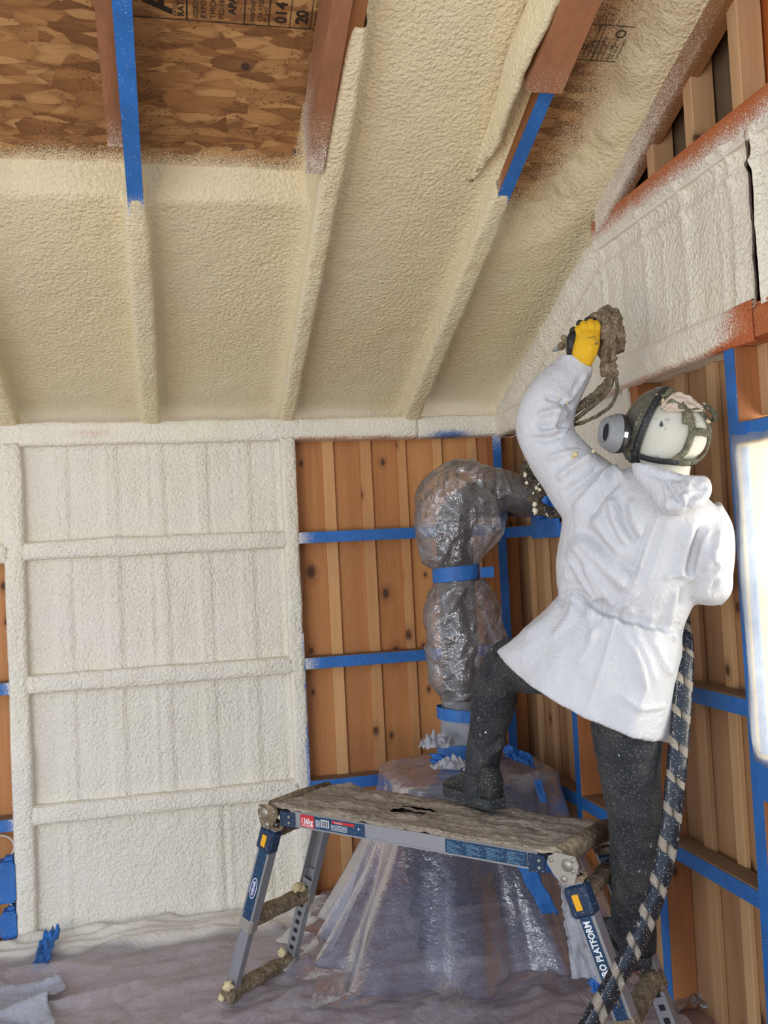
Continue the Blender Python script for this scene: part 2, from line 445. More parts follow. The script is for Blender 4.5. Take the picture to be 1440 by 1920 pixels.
def member(name, lbl, cat, x0, x1, y0, y1, z0, z1, mat, group=None):
    o = empty(name, ((x0+x1)/2, (y0+y1)/2, z0)); tag(o, lbl, cat, group)
    c = o.location
    b = MB().box(x0-c[0], x1-c[0], y0-c[1], y1-c[1], z0-c[2], z1-c[2], random.random(), bev=.003).build('lumber', mat, o)
    return o
def child_off(ch, par):                   # child mesh built in world coordinates: move its vertices into the parent's frame
    off = Vector(par.location); me = ch.data
    for v in me.vertices: v.co -= off
    ch.parent = par; return ch
def tape_box(par, x0, x1, y0, y1, z0, z1, spray=None, label=None, seg=.03):
    # thin tape with a fine grid on every face so the overspray can vary
    dx, dy, dz = x1-x0, y1-y0, z1-z0
    mb = MB(); L = max(dx, dy, dz); n = max(1, int(L/seg)) if spray else 1
    V = []; 
    def f(i):
        t = i/n
        if L == dz: return [(x, y, z0+dz*t) for x, y in ((x0, y0), (x1, y0), (x1, y1), (x0, y1))]
        if L == dx: return [(x0+dx*t, y, z) for y, z in ((y0, z0), (y0, z1), (y1, z1), (y1, z0))]
        return [(x, y0+dy*t, z) for x, z in ((x0, z0), (x1, z0), (x1, z1), (x0, z1))]
    rings = [f(i) for i in range(n+1)]
    Vv, F = loft(rings)
    A = [spray(v) if spray else 0. for v in Vv]
    o = mesh_obj('masking_tape', Vv, F, M['tape_s'] if spray else M['tape'], None, False, {'spray': A})
    child_off(o, par)
    if label: o['label'] = label
    return o

# ---------- wall back: studs, plate, girts
FY = -.006
st = member('wall_stud', 'wall stud fully buried in cream foam, at the left of the foamed panels', 'stud', XS1L+.008, XS1R-.008, 0, BD-.001, 0, ZP-.001, M['stud'])
child_off(bead(((XS1L+XS1R)/2-.005, 0, 0), ((XS1L+XS1R)/2-.005, 0, ZP+.01), (1, 0, 0), (0, -1, 0), .088, .016, seed=1), st)
tape_box(st, XS1L-.012, XS1L+.002, -.004, .012, .03, .50, lambda v: .35+.3*n3(v[2]*9, 0))
st2 = member('wall_stud', 'foam-covered wall stud with blue and red edge beside the open wood bay', 'stud', XS2L+.004, XS2R, 0, BD-.001, 0, ZP-.001, M['stud'])
child_off(bead((XS2L+.024, 0, 0), (XS2L+.024, 0, ZP+.01), (1, 0, 0), (0, -1, 0), .072, .014, back=.05, seed=2), st2)
def sp2(v):                                # blue overspray at the lower half, red higher up
    return .42+.35*n3(v[2]*5, 3.3)-.25*(v[0]-XS2R)/.02
o = mesh_obj('masking_tape', *loft([[(x, y, z) for x, y in ((XS2R-.014, -.012), (XS2R+.004, -.008), (XS2R+.004, .012), (XS2R-.014, .010))] for z in lin(0, 1.25, .02)]), M['tape_s'], None, False,
             {'spray': [.62+.3*n3(z*4, 9)+(0 if k % 4 in (1, 2) else .3) - (.35 if z < 1.12 else 0) for z in lin(0, 1.25, .02) for k in range(4)]}); child_off(o, st2)
o = mesh_obj('painted_edge', *loft([[(x, y, z) for x, y in ((XS2R-.012, -.013), (XS2R+.003, -.009), (XS2R+.003, .012), (XS2R-.012, .010))] for z in lin(1.72, ZP, .02)]), M['foam_red'], None, False,
             {'spray': [.60+.3*n3(z*5, 2)+(0 if k % 4 in (1, 2) else .3) for z in lin(1.72, ZP, .02) for k in range(4)]}); child_off(o, st2)
cp = member('corner_post', 'corner post with a narrow blue tape strip where the walls meet', 'post', -.043, -.001, 0, BD-.001, 0, ZP-.001, M['stud'])
tape_box(cp, -.045, -.002, -.0035, -.0005, .03, ZP-.002, lambda v: -.3+.75*max(0, (v[2]-2.02)/.12))

member('wall_stud', 'bare wall stud with no foam at the far left end of the blue-taped crosspieces', 'stud', -3.60, -3.55, 0, BD-.001, 0, ZP-.001, M['stud'])
def plate_spray(P):
    x, y, z = P
    s_ = 1.2
    s_ -= .75*math.exp(-((x+1.95)/.22)**2-((z-2.195)/.022)**2)
    return s_
pl = member('top_plate', 'foam-covered top plate running above the back wall', 'beam', -4.45, BD, 0, BD, ZP, ZT, M['stud'])
def ps(P):
    x, y, z = P; s_ = 1.25
    s_ -= .65*math.exp(-((x+1.93)/.16)**2-((z-2.20)/.028)**2)
    if x > -1.05: s_ -= .7*math.exp(-((z-2.158)/.012)**2)*(.8+.4*n3(x*6, 1))
    if -1.0 < x < -.55: s_ -= .25*math.exp(-((z-2.17)/.03)**2)
    return s_
child_off(bead((-4.45, 0, 2.205), (-.42, 0, 2.205), (0, 0, 1), (0, -1, 0), .106, .014, seed=4, sprayfn=ps, mat=M['foam_red']), pl)
def ps2(P):
    x, y, z = P; s_ = 1.25
    s_ -= 1.0*math.exp(-((x+.26)/.15)**2-((z-2.160)/.034)**2)
    return s_
child_off(bead((-.42, 0, 2.205), (-.0, 0, 2.205), (0, 0, 1), (0, -1, 0), .106, .014, seed=4, sprayfn=ps2, mat=M['foam_blue']), pl)

def girtA(x0, x1, zlow, lbl, foam, spray=None, group=None):
    g = empty('wall_girt', ((x0+x1)/2, 0, zlow)); tag(g, lbl, 'crosspiece', group)
    b = MB().box(x0, x1, .0, BD-.021, zlow, zlow+GH, random.random(), bev=.002).build('lumber', M['girt']); child_off(b, g)
    if foam:
        child_off(bead((x0, 0, zlow+GH/2-.003), (x1, 0, zlow+GH/2-.003), (0, 0, 1), (0, -1, 0), .084, .016, seed=zlow*9, wob=.007), g)
    else:
        tape_box(g, x0, x1, -.0035, -.0005, zlow-.001, zlow+GH-.002, spray, seg=.01)
    return g
pos = ['highest', 'middle', 'lowest']
for k, z in enumerate((Z1, Z2, Z3)):
    girtA(XS1R, XS2L+.003, z, f'{pos[k]} of the three foam-coated crosspieces between the white wall panels', True)
    if k < 2: girtA(XS2R, -.045, z, f'{("upper", "lower")[k]} blue-taped crosspiece across the open wood bay left of the wrapped stovepipe', False, lambda v: .75-9*(v[0]-XS2R))
girtA(XS2R, -.045, Z3, 'crosspiece low on the back wall behind the sheeted stove', False)
girtA(-3.55, XS1L, Z2-.01, 'short blue-taped crosspiece at the left photo edge, the higher one', False, lambda v: .6+12*(v[0]-XS1L-.0))
girtA(-3.55, XS1L, Z3-.03, 'short blue-taped crosspiece at the left photo edge, just above the taped boxes', False, lambda v: .5+10*(v[0]-XS1L))
girtA(-3.55, XS1L, Z1-.01, 'foam-coated crosspiece at the left photo edge', True)

# foam fill of one back wall bay
RID = [-2.10, -2.035, -1.885, -1.822, -1.70, -1.617, -1.48, -1.42, -1.288, -1.222, -1.13]
def fill_back(x0, x1, z0, z1, lbl, seed, ridges=RID, base=.040, rk=1., cr=False, group=None):
    def fn(x, z):
        e = min(x-x0, x1-x, z-z0+.0, z1-z)
        y = base-.030*math.exp(-e/.013)
        y += .005*n3(x*5+seed, z*2.2)+.0035*n3(x*16, z*11, seed)+.0012*n3(x*50, z*50, seed)
        for i, r_ in enumerate(ridges):
            ph = .006*n3(z*2, i*7.7+seed)
            a = (.008 if i % 2 else .012)*rk*(.55+.9*abs(n3(z*1.3+i, seed)))
            y += (1 if i % 2 else -1)*a*math.exp(-((x-r_-ph)/.009)**2)*.8
            if i % 2: y -= .006*rk*math.exp(-((x-r_-ph+.032)/.028)**4)
        if cr and z < z0+.12:
            t = (z0+.12-z)/.12
            y -= .035*t*t
        return (np.array([x, y, z]), 0.)
    V, F, A = grid(fn, lin(x0, x1, .011), lin(z0, z1, .014))
    o = mesh_obj('foam_fill', V, F, M['foam'], None, True)
    me = o.data
    off = Vector(((x0+x1)/2, .04, z0))
    for v in me.vertices: v.co -= off
    o.location = off
    if me.polygons[0].normal.y > 0: me.flip_normals()
    return tag(o, lbl, 'insulation', group)
fill_back(XS1R-.01, XS2L+.01, Z1+GH-.01, ZP+.01, 'topmost ridged cream foam panel between wall studs', 1)
fill_back(XS1R-.01, XS2L+.01, Z2+GH-.01, Z1+.01, 'ridged cream foam panel second from the top of the wall', 2)
fill_back(XS1R-.01, XS2L+.01, Z3+GH-.01, Z2+.01, 'ridged white foam panel second from the floor', 3)
fill_back(XS1R-.01, XS2L+.01, 0.0, Z3+.01, 'bottom white foam panel touching the plastic-covered floor', 4, [-2.1, -1.42, -1.395, -1.2], .034, 1.2, True)
fill_back(-3.55, XS1L+.01, Z1+.02, ZP+.01, 'sliver of foam panel at the upper left edge of the photo', 5, [-2.4, -2.36])

# ---------- right wall: plate, posts, girts
plb = empty('top_plate', (BD/2, -1.6, ZP)); tag(plb, 'top plate of the right wall, foamed near the corner and bare orange wood further right', 'beam')
b = MB()
V = []; 
F = []
ys = lin(0, -3.2, .02)
rings = [[(-.001, y, ZP), (-.001, y, ZT), (BD, y, ZT), (BD, y, ZP)] for y in ys]
Vv, Ff = loft(rings)
o = mesh_obj('lumber', Vv, Ff, M['orange'], None, False, {'rnd': [.2]*len(Vv), 'spray': [max(-.5, .95+(-1.86-(-v[1]))*-0) if False else (.55-(-v[1]-1.98)*5.5) + (.25 if v[2] > 2.2 else -.15) for v in Vv]}); child_off(o, plb)
def pb(P):
    y, z = P[1], P[2]
    s_ = 1.3-max(0, (-y-1.84))*5.5
    s_ -= .85*math.exp(-((z-2.152)/.014)**2)*(.9 if y < -1.2 else .12)
    return s_
def bead_y(y0, y1, zc, h, prot, par, seed, sprayfn=None, mat=None, taper_end=True):
    V = []; A = []; n = max(3, int(abs(y1-y0)/.016)); m_ = 24
    for i in range(n+1):
        t = i/n; y = y0+(y1-y0)*t
        k_ = min(1, max(0.05, (1-t)/.16)) if taper_end else 1
        k_ = k_**.6
        for j in range(m_+1):
            a = math.pi*j/m_; cs, sn = math.cos(a), math.sin(a)
            z = zc+h/2*math.copysign(abs(cs)**.6, cs)*(1+.08*n3(y*4, seed)); xx = -prot*k_*abs(sn)**.7
            e = .007*k_*(n3(y*7, z*7, seed)+.7*n3(y*19, z*19, seed)+.5*n3(y*42, z*42))
            if j in (0, m_): xx = .012; e = 0
            P = np.array([xx-e-.0015, y, z]); V.append(P); A.append(sprayfn(P) if sprayfn else 1.)
    F = [(i*(m_+1)+j, i*(m_+1)+j+1, (i+1)*(m_+1)+j+1, (i+1)*(m_+1)+j) for i in range(n) for j in range(m_)]
    o = mesh_obj('foam_coating', V, F, mat or M['foam'], None, True, {'spray': A})
    if o.data.polygons[len(F)//2].normal.x > 0: o.data.flip_normals()
    return child_off(o, par)
bead_y(0, -2.09, 2.205, .115, .030, plb, 3, pb, M['foam_red'])

def postB(y0, y1, z0, z1, lbl, name='wall_post'):
    g = empty(name, (BD/2, (y0+y1)/2, z0)); tag(g, lbl, 'post')
    b = MB().box(0, BD-.001, y1, y0, z0, z1, random.random(), bev=.003).build('lumber', M['stud']); child_off(b, g); return g
p1 = postB(-.68, -.73, 0, ZP-.001, 'wood post on the right wall hidden behind the worker')
tape_box(p1, -.0035, -.0005, -.728, -.682, .03, 1.6)
p2 = postB(YB2, YB2-.05, 0, ZP-.001, 'post on the right wall, foam at its top and blue tape below the worker')
tape_box(p2, -.0035, -.0005, YB2-.05, YB2, .04, 1.62)
p3 = postB(-1.936, -1.986, 0, ZP-.001, 'tall blue-taped post along the left side of the window')
tape_box(p3, -.0035, -.0005, -1.985, -1.937, .0, ZP-.003, lambda v: -.6+.5*max(0, (v[2]-2.0)/.15))
def girtB(y0, y1, zlow, lbl, tape=True, h=GH):
    g = empty('wall_girt', (BD/2, (y0+y1)/2, zlow)); tag(g, lbl, 'crosspiece')
    b = MB().box(.0, BD-.021, y1, y0, zlow, zlow+h, random.random(), bev=.002).build('lumber', M['girt2']); child_off(b, g)
    if tape: tape_box(g, -.0035, -.0005, y1, y0, zlow-.001, zlow+h-.004)
    return g
M['girt2'] = mk_wood('rough_lumber_side', srgb(128, 98, 74), srgb(146, 116, 90), srgb(92, 68, 50), grain_axis=1, knots=False, dust=.8)
nm = ['upper', 'middle', 'lowest']
for k, z in enumerate((Z1-.02, Z2-.01, Z3)):
    girtB(-.001, -.68, z, f'{nm[k]} blue-taped crosspiece on the right wall just right of the corner post')
    girtB(-.73, YB2, z, f'{nm[k]} crosspiece on the right wall behind the standing worker')
    if k: girtB(YB2-.05, -1.936, z+(.012 if k == 1 else .02), ('', 'blue-taped crosspiece with dusty top beside the worker hose, the higher one', 'blue-taped crosspiece with dusty top low on the right wall beside the hose')[k])
girtB(-1.986, -3.2, 1.872, 'blue-taped header across the top of the window', h=.06)
girtB(-1.986, -3.2, .93, 'blue-taped sill crosspiece under the window', h=.05)
# foam in the right wall bay under the plate
def fillB(y0, y1, z0, z1, base, lbl, seed, ridges=(), cut=None, step=.012, crest=0.):
    def fn(y, z):
        z = min(z, cut(y)+.05) if cut else z
        zc = z
        e = min(y0-y, y-y1, z-z0)
        if cut: e = min(e, (cut(y)-z)*.9)
        x = base-.03*math.exp(-max(e, 0)/.014)
        x += .007*n3(y*5, z*3, seed)+.004*n3(y*14, z*12, seed)+.0015*n3(y*45, z*45, seed)
        for i, (r_, a, w_) in enumerate(ridges):
            x -= a*math.exp(-((y-r_-.012*n3(z*3, i*3.3))/w_)**2)*(.6+.8*abs(n3(z*2, i*5.1+seed)))
        if crest and cut:
            x -= crest*math.exp(-((cut(y)-z-.085)/.014)**2)
        return (np.array([x, y, z]), 0.)
    V, F, A = grid(fn, lin(y0, y1, step), lin(z0, z1, step))
    o = mesh_obj('foam_fill', V, F, M['foam'], None, True)
    off = Vector((base, (y0+y1)/2, z0))
    for v in o.data.vertices: v.co -= off
    o.location = off
    if o.data.polygons[0].normal.x > 0: o.data.flip_normals()
    return tag(o, lbl, 'insulation')
g = fillB(-.73, -1.342, Z1+.03, ZP, .035, 'smooth pinkish foam in the right wall bay behind the spray hoses', 7)
bead_y(YB2+.035, YB2-.003, 1.92, .5, .012, p2, 5, taper_end=False)
# gable: second plate and foam panels
def roofz(y): return ZT-S*y
g2 = empty('gable_plate', (BD/2, -1.9, 2.70)); tag(g2, 'reddish beam along the top of the gable foam panel, frosted with overspray', 'beam')
ys = lin(-1.13, -3.2, .02)
rings = [[(-.006, y, 2.70), (-.006, y, 2.74), (-.006, y, 2.775), (-.006, y, 2.81), (BD, y, 2.81), (BD, y, 2.70)] for y in ys]
Vv, Ff = loft(rings)
o = mesh_obj('lumber', Vv, Ff, M['orange'], None, False, {'rnd': [.6]*len(Vv), 'spray': [1.05-(v[2]-2.70)*9.0-(-v[1]-1.3)*.15 for v in Vv]}); child_off(o, g2)
cutg = lambda y: min(roofz(y)-.005, 2.715)
rid = [(-1.163, .012, .012), (-1.30, -.008, .03), (-1.486, .012, .02), (-1.60, .006, .01), (-1.741, .010, .018), (-1.80, -.006, .03), (-1.93, .008, .012), (-2.001, .014, .012), (-2.06, -.01, .02), (-.9, .006, .02), (-.6, .006, .02), (-.35, .005, .02)]
fillB(.02, -2.118, 2.235, 2.73, .018, 'large ridged foam panel on the gable above the worker, left of the dark crack', 11, rid, cutg, .011, .012)
fillB(-2.140, -3.2, 2.235, 2.73, .018, 'foam panel on the gable right of the dark crack at the photo edge', 12, [(-2.25, .01, .02)], cutg, .012, .012)
for y0, y1, l in ((-1.80, -1.85, 'short gable stud under the end rafter, left of the pair'), (-2.05, -2.10, 'gable stud under the end rafter, nearer the photo edge'), (-1.56, -1.60, 'stub of gable stud wedged in the narrow end of the gable opening')):
    g = empty('gable_stud', (.04, (y0+y1)/2, 2.81)); tag(g, l, 'stud')
    b = MB().box(.0, .08, y1, y0, 2.811, roofz((y0+y1)/2)+.10, random.random(), bev=.003).build('lumber', M['batten_b']); child_off(b, g)

# ---------- roof
def rp(x, y, h): return np.array([x, y, ZT-S*y+h])     # h above the rafter undersides (vertical)
HO = .195
E5 = poly_sd([(-.40, -1.16), (-.42, -1.60), (-.33, -1.92), (-.30, -2.6), (-.20, -2.6), (-.205, -1.96), (-.20, -1.666), (-.185, -1.504), (-.20, -1.298), (-.24, -1.15), (-.31, -1.10)])
RX = [-2.895, -2.285, -1.672, -1.062, -.450]
def cov(x, y):                             # how much foam lies on the sheathing at this spot (0..1, soft)
    if x < RX[3]:
        e = (y+1.215+.02*n3(x*3, 5)+.012*n3(x*11, 2))       # >0: towards the wall
        if x > -1.16 : e = max(e, (x+1.105)/1+.0 if y > -1.5 else -1)*1.0
        return e
    if x < RX[4]: return 1.
    return -E5(x, y)+.028*n3(x*9, y*9)+.018*n3(x*26, y*26)
def osb_fn(x, y):
    return (rp(x, y, HO), (.78+cov(x, y)*9) if x < RX[4] else .55+cov(x, y)*5)
V, F, A = grid(osb_fn, lin(-3.2, .1, .02), lin(.3, -2.45, .02))
roof = mesh_obj('ceiling', V, F, M['osb'], None, False, {'spray': A}); tag(roof, 'sloped roof sheathing of oriented strand board', 'ceiling', kind='structure')
if roof.data.polygons[0].normal.z > 0: roof.data.flip_normals()
md = roof.modifiers.new('solid', 'SOLIDIFY'); md.thickness = .014; md.offset = -1
V, F, A = grid(lambda x, y: (rp(x, y, HO+.001), -1.), lin(-4.6, .1, .4), lin(-2.44, -4.9, .4))  # unseen roof extension, added to keep light from above out
Vb, Fb, Ab = grid(lambda x, y: (rp(x, y, HO), .5+cov(x, y)*6), lin(-4.6, -3.2, .035), lin(.3, -2.45, .035)); Fb = [tuple(i+len(V) for i in f) for f in Fb]; V = V+Vb; F = F+Fb; A = A+Ab
r2 = mesh_obj('ceiling', V, F, M['osb'], None, False, {'spray': A}); tag(r2, 'unseen roof sheathing extended overhead towards the camera to block light from above', 'ceiling', kind='structure')

def roof_fill(x0, x1, lbl, seed, y_end, hh=.100, covf=None):
    xs = lin(x0, x1, .013); ys_ = lin(.28, y_end, .014)
    def fn(x, y):
        c = covf(x, y) if covf else 1.
        if c < -.06: return None
        th = (HO-hh)
        we = .13 if covf and x0 > -.5 else .02
        k_ = 1. if c > we else (1-(1-max(0, c)/we)**2 if c > 0 else c/.05*.3)
        e = min(x-x0, x1-x)
        h = HO-th*k_-.001
        h -= .045*math.exp(-max(e, 0)/.018)*max(0, k_)
        h += (.006*n3(x*4, y*2.4, seed)+.0035*n3(x*13, y*13, seed)+.0013*n3(x*45, y*45, seed))*k_
        h += .012*k_*n3(x*1.5, y*1.7, seed+4)
        return (rp(x, y, h), 0.)
    V, F, A = grid(fn, xs, ys_)
    o = mesh_obj('foam_fill', V, F, M['foam_roof'], None, True)
    off = Vector(rp((x0+x1)/2, -.3, HO))
    for v in o.data.vertices: v.co -= off
    o.location = off
    if o.data.polygons[0].normal.z > 0: o.data.flip_normals()
    return tag(o, lbl, 'insulation')
roof_fill(RX[0]+.02, RX[1]-.02, 'roof foam panel slivered at the far left of the photo', 21, -1.5, covf=cov)
roof_fill(RX[1]+.02, RX[2]-.02, 'cream roof foam panel left of the rafter with the long blue tape', 22, -1.5, covf=cov)
roof_fill(RX[2]+.02, RX[3]-.02, 'cream roof foam panel ending under the stamped strand board, right of the blue-taped rafter', 23, -1.5, covf=cov)
roof_fill(RX[3]+.02, RX[4]-.02, 'full-length roof foam panel reaching the top of the photo', 24, -2.3, hh=.085)
roof_fill(RX[4]+.02, .03, 'roof foam beside the gable with a bare strand-board patch', 25, -2.4, hh=.11, covf=lambda x, y: cov(x, y)-.045)

def rafter(x, lbl, mode, y_f, seed):
    g = empty('rafter', (x, 0, ZT)); tag(g, lbl, 'rafter')
    ys_ = lin(.3, -4.85, .06)
    w = .022
    rings = [[rp(x-w, y, 0), rp(x+w, y, 0), rp(x+w, y, HO-.006), rp(x-w, y, HO-.006)] for y in ys_]
    Vv, Ff = loft(rings)
    def spr(v):
        return .55+6*(v[1]-y_f)*1.0 if v[1] < y_f+.3 else 1.
    o = mesh_obj('lumber', Vv, Ff, M['rafter'], None, False, {'rnd': [seed*.17]*len(Vv), 'spray': [spr(v)-.15 for v in Vv]}); child_off(o, g)
    return g
def rbead(g, x, y0, y1, w, prot, seed, fade=0., yt=None):
    V = []; n = int(abs(y1-y0)/.016); m_ = 22; A = []
    for i in range(n+1):
        t = i/n; y = y0+(y1-y0)*t
        k_ = 1. if not fade else min(1, max(.0, (y-y1)/fade))**.5
        for j in range(m_+1):
            a = math.pi*j/m_; cs, sn = math.cos(a), math.sin(a)
            ww = w*(.62+.38*k_)
            xx = x+ww/2*math.copysign(abs(cs)**.55, cs); hh = -prot*abs(sn)**.6*k_+.03*(1-abs(sn)**.5)*1
            e = .006*k_*(n3(xx*6, y*6, seed)+.7*n3(xx*18, y*18, seed)+.4*n3(xx*42, y*42, seed))
            if j in (0, m_): hh = .10; e = 0
            V.append(rp(xx+e*.6, y, hh-e-.001))
    F = [(i*(m_+1)+j, i*(m_+1)+j+1, (i+1)*(m_+1)+j+1, (i+1)*(m_+1)+j) for i in range(n) for j in range(m_)]
    o = mesh_obj('foam_coating', V, F, M['foam_roof'], None, True)
    if o.data.polygons[m_//2].normal.z > 0: o.data.flip_normals()
    return child_off(o, g)
def rtape(g, x, y0, y1, w, sprayf):
    rings = [[rp(x-w/2, y, -.0035), rp(x+w/2, y, -.0035), rp(x+w/2, y, -.0008), rp(x-w/2, y, -.0008)] for y in lin(y0, y1, .02)]
    Vv, Ff = loft(rings)
    o = mesh_obj('masking_tape', Vv, Ff, M['tape_s'], None, False, {'spray': [sprayf(v[1]) for v in Vv]}); return child_off(o, g)
def sister(g, x0, x1, y0, y1, h0, h1, sf, rnd=.3):
    rings = [[rp(x0, y, h0), rp(x1, y, h0), rp(x1, y, h1), rp(x0, y, h1)] for y in lin(y0, y1, .03)]
    Vv, Ff = loft(rings)
    o = mesh_obj('sister_board', Vv, Ff, M['sister'], None, False, {'rnd': [rnd]*len(Vv), 'spray': [sf(v) for v in Vv]}); return child_off(o, g)
roof_fill(-3.485, RX[0]-.02, 'roof foam panel next to the farthest left but one rafter', 26, -1.5, covf=cov)
for k, xx in enumerate((-3.505, -4.115)):
    g = rafter(xx, ('foam-coated rafter two bays left of the wall stud beside the taped boxes', 'farthest left foam-coated rafter, at the open end of the roof')[k], 0, -1.3, 6+k); rbead(g, xx, .28, -1.35, .09, .012, 6+k)
roof_fill(-4.095, -3.525, 'farthest left roof foam panel, at the open end of the roof', 27, -1.5, covf=cov)
g = rafter(RX[0], 'foamed rafter outside the left edge of the bays', 0, -1.3, 1); rbead(g, RX[0], .28, -1.35, .09, .012, 1)
g = rafter(RX[1], 'foam-coated rafter meeting the wall at the left photo edge', 0, -1.3, 2); rbead(g, RX[1], .28, -1.35, .09, .012, 2)
g = rafter(RX[2], 'rafter with long blue tape on its underside in the upper left', 0, -1.3, 3); rbead(g, RX[2], .28, -1.33, .088, .012, 3, .25)
rtape(g, RX[2], -1.10, -2.5, .050, lambda y: .45+9*(y+1.30))
sister(g, RX[2]-.070, RX[2]-.024, -1.50, -2.9, .015, .15, lambda v: .42+4*(v[1]+1.50), .1)
g = rafter(RX[3], 'rafter with foamed right flank and bare reddish wood on its left side near the top', 0, -1.5, 4); rbead(g, RX[3]+.012, .28, -1.95, .070, .014, 4, .3)
sister(g, RX[3]-.078, RX[3]-.024, -1.47, -2.9, -.02, .17, lambda v: .50+2.2*(v[1]+1.50), .8)
g = rafter(RX[4], 'rafter with short blue tape beside the bare strand-board patch', 0, -1.4, 5); rbead(g, RX[4], .28, -1.40, .082, .014, 5, .2)
rtape(g, RX[4]+.005, -1.20, -2.2, .046, lambda y: .35+7*(y+1.30))
sister(g, RX[4]-.085, RX[4]+.028, -1.84, -2.9, -.05, .17, lambda v: .62+2.0*(v[1]+1.62), .9)
# foam skirt hanging on the left of that rafter
def skirt(s, t):
    y = -1.35-1.0*s
    h = .10-(.02+.13*math.sin(min(1, s*1.3)*math.pi*.55)*t)
    x = RX[4]-.112+.012*math.sin(s*9)+.016*t*(1-.2*s)+.01*n3(s*6, t*3, 3)
    return (rp(x, y, h+.006*n3(s*20, t*9)), 0.)
V, F, A = grid(skirt, lin(0, 1, .02), lin(0, 1, .08))
o = mesh_obj('foam_skirt', V, F, M['foam_roof'], None, True); md = o.modifiers.new('solid', 'SOLIDIFY'); md.thickness = .018; md.offset = 0; child_off(o, g)
# end rafter on the gable
g = empty('rafter', (0, 0, ZT)); tag(g, 'bare end rafter in front of the open gable at the upper right', 'rafter')
rings = [[rp(-.022, y, .02), rp(.030, y, .02), rp(.030, y, .17), rp(-.022, y, .17)] for y in lin(-1.2, -4.8, .03)]
Vv, Ff = loft(rings)
M['endraf'] = mk_wood('dusty_end_rafter', srgb(150, 98, 52), srgb(170, 116, 66), srgb(112, 70, 38), grain_axis=1, spray=True, knots=False, dust=.4)
o = mesh_obj('lumber', Vv, Ff, M['endraf'], None, False, {'rnd': [.35]*len(Vv), 'spray': [(.75 if v[0] < 0.0 else .1)-.9*max(0, (-v[1]-1.35)) if v[1] > -2.2 else (.2 if v[0] < 0.0 else -.3) for v in Vv]}); child_off(o, g)

# ---------- stamps on the strand board
def stamp(items, org, xd, yd, mat, parent, label=None, name='printed_stamp'):
    V = []; F = []
    xd = nrm(xd); yd = nrm(yd); nz = np.cross(xd, yd)
    for it in items:
        if it[0] == 'box':
            _, x0, y0, x1, y1 = it; b = len(V)
            V += [org+xd*x+yd*y for x, y in ((x0, y0), (x1, y0), (x1, y1), (x0, y1))]; F.append((b, b+1, b+2, b+3)); continue
        _, s, x, y, size = it[:5]; sx = it[5] if len(it) > 5 else 1.; bold = it[6] if len(it) > 6 else .0
        cu = bpy.data.curves.new('t', 'FONT'); cu.body = s; cu.size = size; cu.offset = bold*size; cu.resolution_u = 2
        to = bpy.data.objects.new('t', cu); COL.objects.link(to)
        dg = bpy.context.evaluated_depsgraph_get(); me = bpy.data.meshes.new_from_object(to.evaluated_get(dg))
        b = len(V)
        V += [org+xd*(x+v.co.x*sx)+yd*(y+v.co.y) for v in me.vertices]; F += [tuple(b+i for i in p.vertices) for p in me.polygons]
        bpy.data.objects.remove(to); bpy.data.curves.remove(cu); bpy.data.meshes.remove(me)
    o = mesh_obj(name, V, F, mat, parent, False)
    if label: o['label'] = label
    return o
M['ink'] = mk_plain('black_ink', srgb(42, 30, 22), .8); M['ink2'] = mk_plain('green_ink', srgb(62, 62, 40), .8)
# the text runs up the slope: local x = up-slope, local y = towards -x
XD = np.array([0, -1, S]); YD = np.array([-1, 0, 0])
org = rp(-1.105, -1.735, HO-.0025)+YD*0
T = 'text'
it = [('box', 0, -.0, .003, .545), ('box', 0, 0, .3, .003), ('box', 0, .045, .3, .047), ('box', 0, .105, .3, .107), ('box', 0, .165, .3, .168), ('box', 0, .235, .3, .238),
      ('box', .0, .395, .3, .399), ('box', 0, .545, .3, .549),
      (T, 'POSER EN ESPACE', .015, .024, .018), (T, 'CENTRE ROUES', .015, .006, .018), (T, 'C', .10, .058, .055, .8, .03), (T, '20', .015, .056, .05, .9, .03), (T, '014 A', .012, .118, .046, 1., .02),
      (T, 'norbord.com', .012, .208, .024), (T, 'CSA 0325', .012, .186, .018), (T, 'PS 2-10', .012, .171, .016),
      (T, 'APA', .03, .262, .03, 1., .03), (T, '1/2 CAT', .10, .262, .018), (T, 'PS2-18', .012, .294, .022), (T, '5/8', .09, .294, .03), (T, 'THICKNESS .451', .012, .318, .022), (T, 'EXPOSURE 1', .012, .344, .022), (T, 'SIZED FOR SPACING', .012, .366, .020), (T, '32/16', .07, .378, .034, 1., .03),
      (T, 'RATED', .012, .405, .026, 1., .02), (T, 'A', .02, .44, .11, 1., .03), (T, 'RATED SHEATHING', .012, .425, .014)]
a_ = stamp(it, org, XD, YD, M['ink'], roof)
org2 = rp(-1.66, -1.78, HO-.0025)
stamp([('box', 0, .0, .003, .06), ('box', 0, 0, .2, .003), (T, 'ON', .01, .062, .03), (T, 'ord', .02, .01, .04)], rp(-1.54, -1.80, HO-.0025), XD, YD, M['ink'], roof)
it = [('box', 0, 0, .003, .16), ('box', 0, .16, .13, .163), ('box', .127, 0, .13, .16), ('box', 0, .04, .13, .042), ('box', 0, .095, .13, .097)]
for k, s_ in enumerate(['NORBORD', 'NE PAS', '015 - 98', 'ESPACE', 'SHEATHING', 'RATED', 'THIS SIDE DOWN', 'ENTRE', 'PANNEAUX']): it.append((T, s_, .01, .008+k*.0165, .015))
it.append((T, 'O', .085, .02, .05, .8, .01))
stamp(it, rp(-.155, -1.70, HO-.0025), XD, YD, M['ink2'], roof)
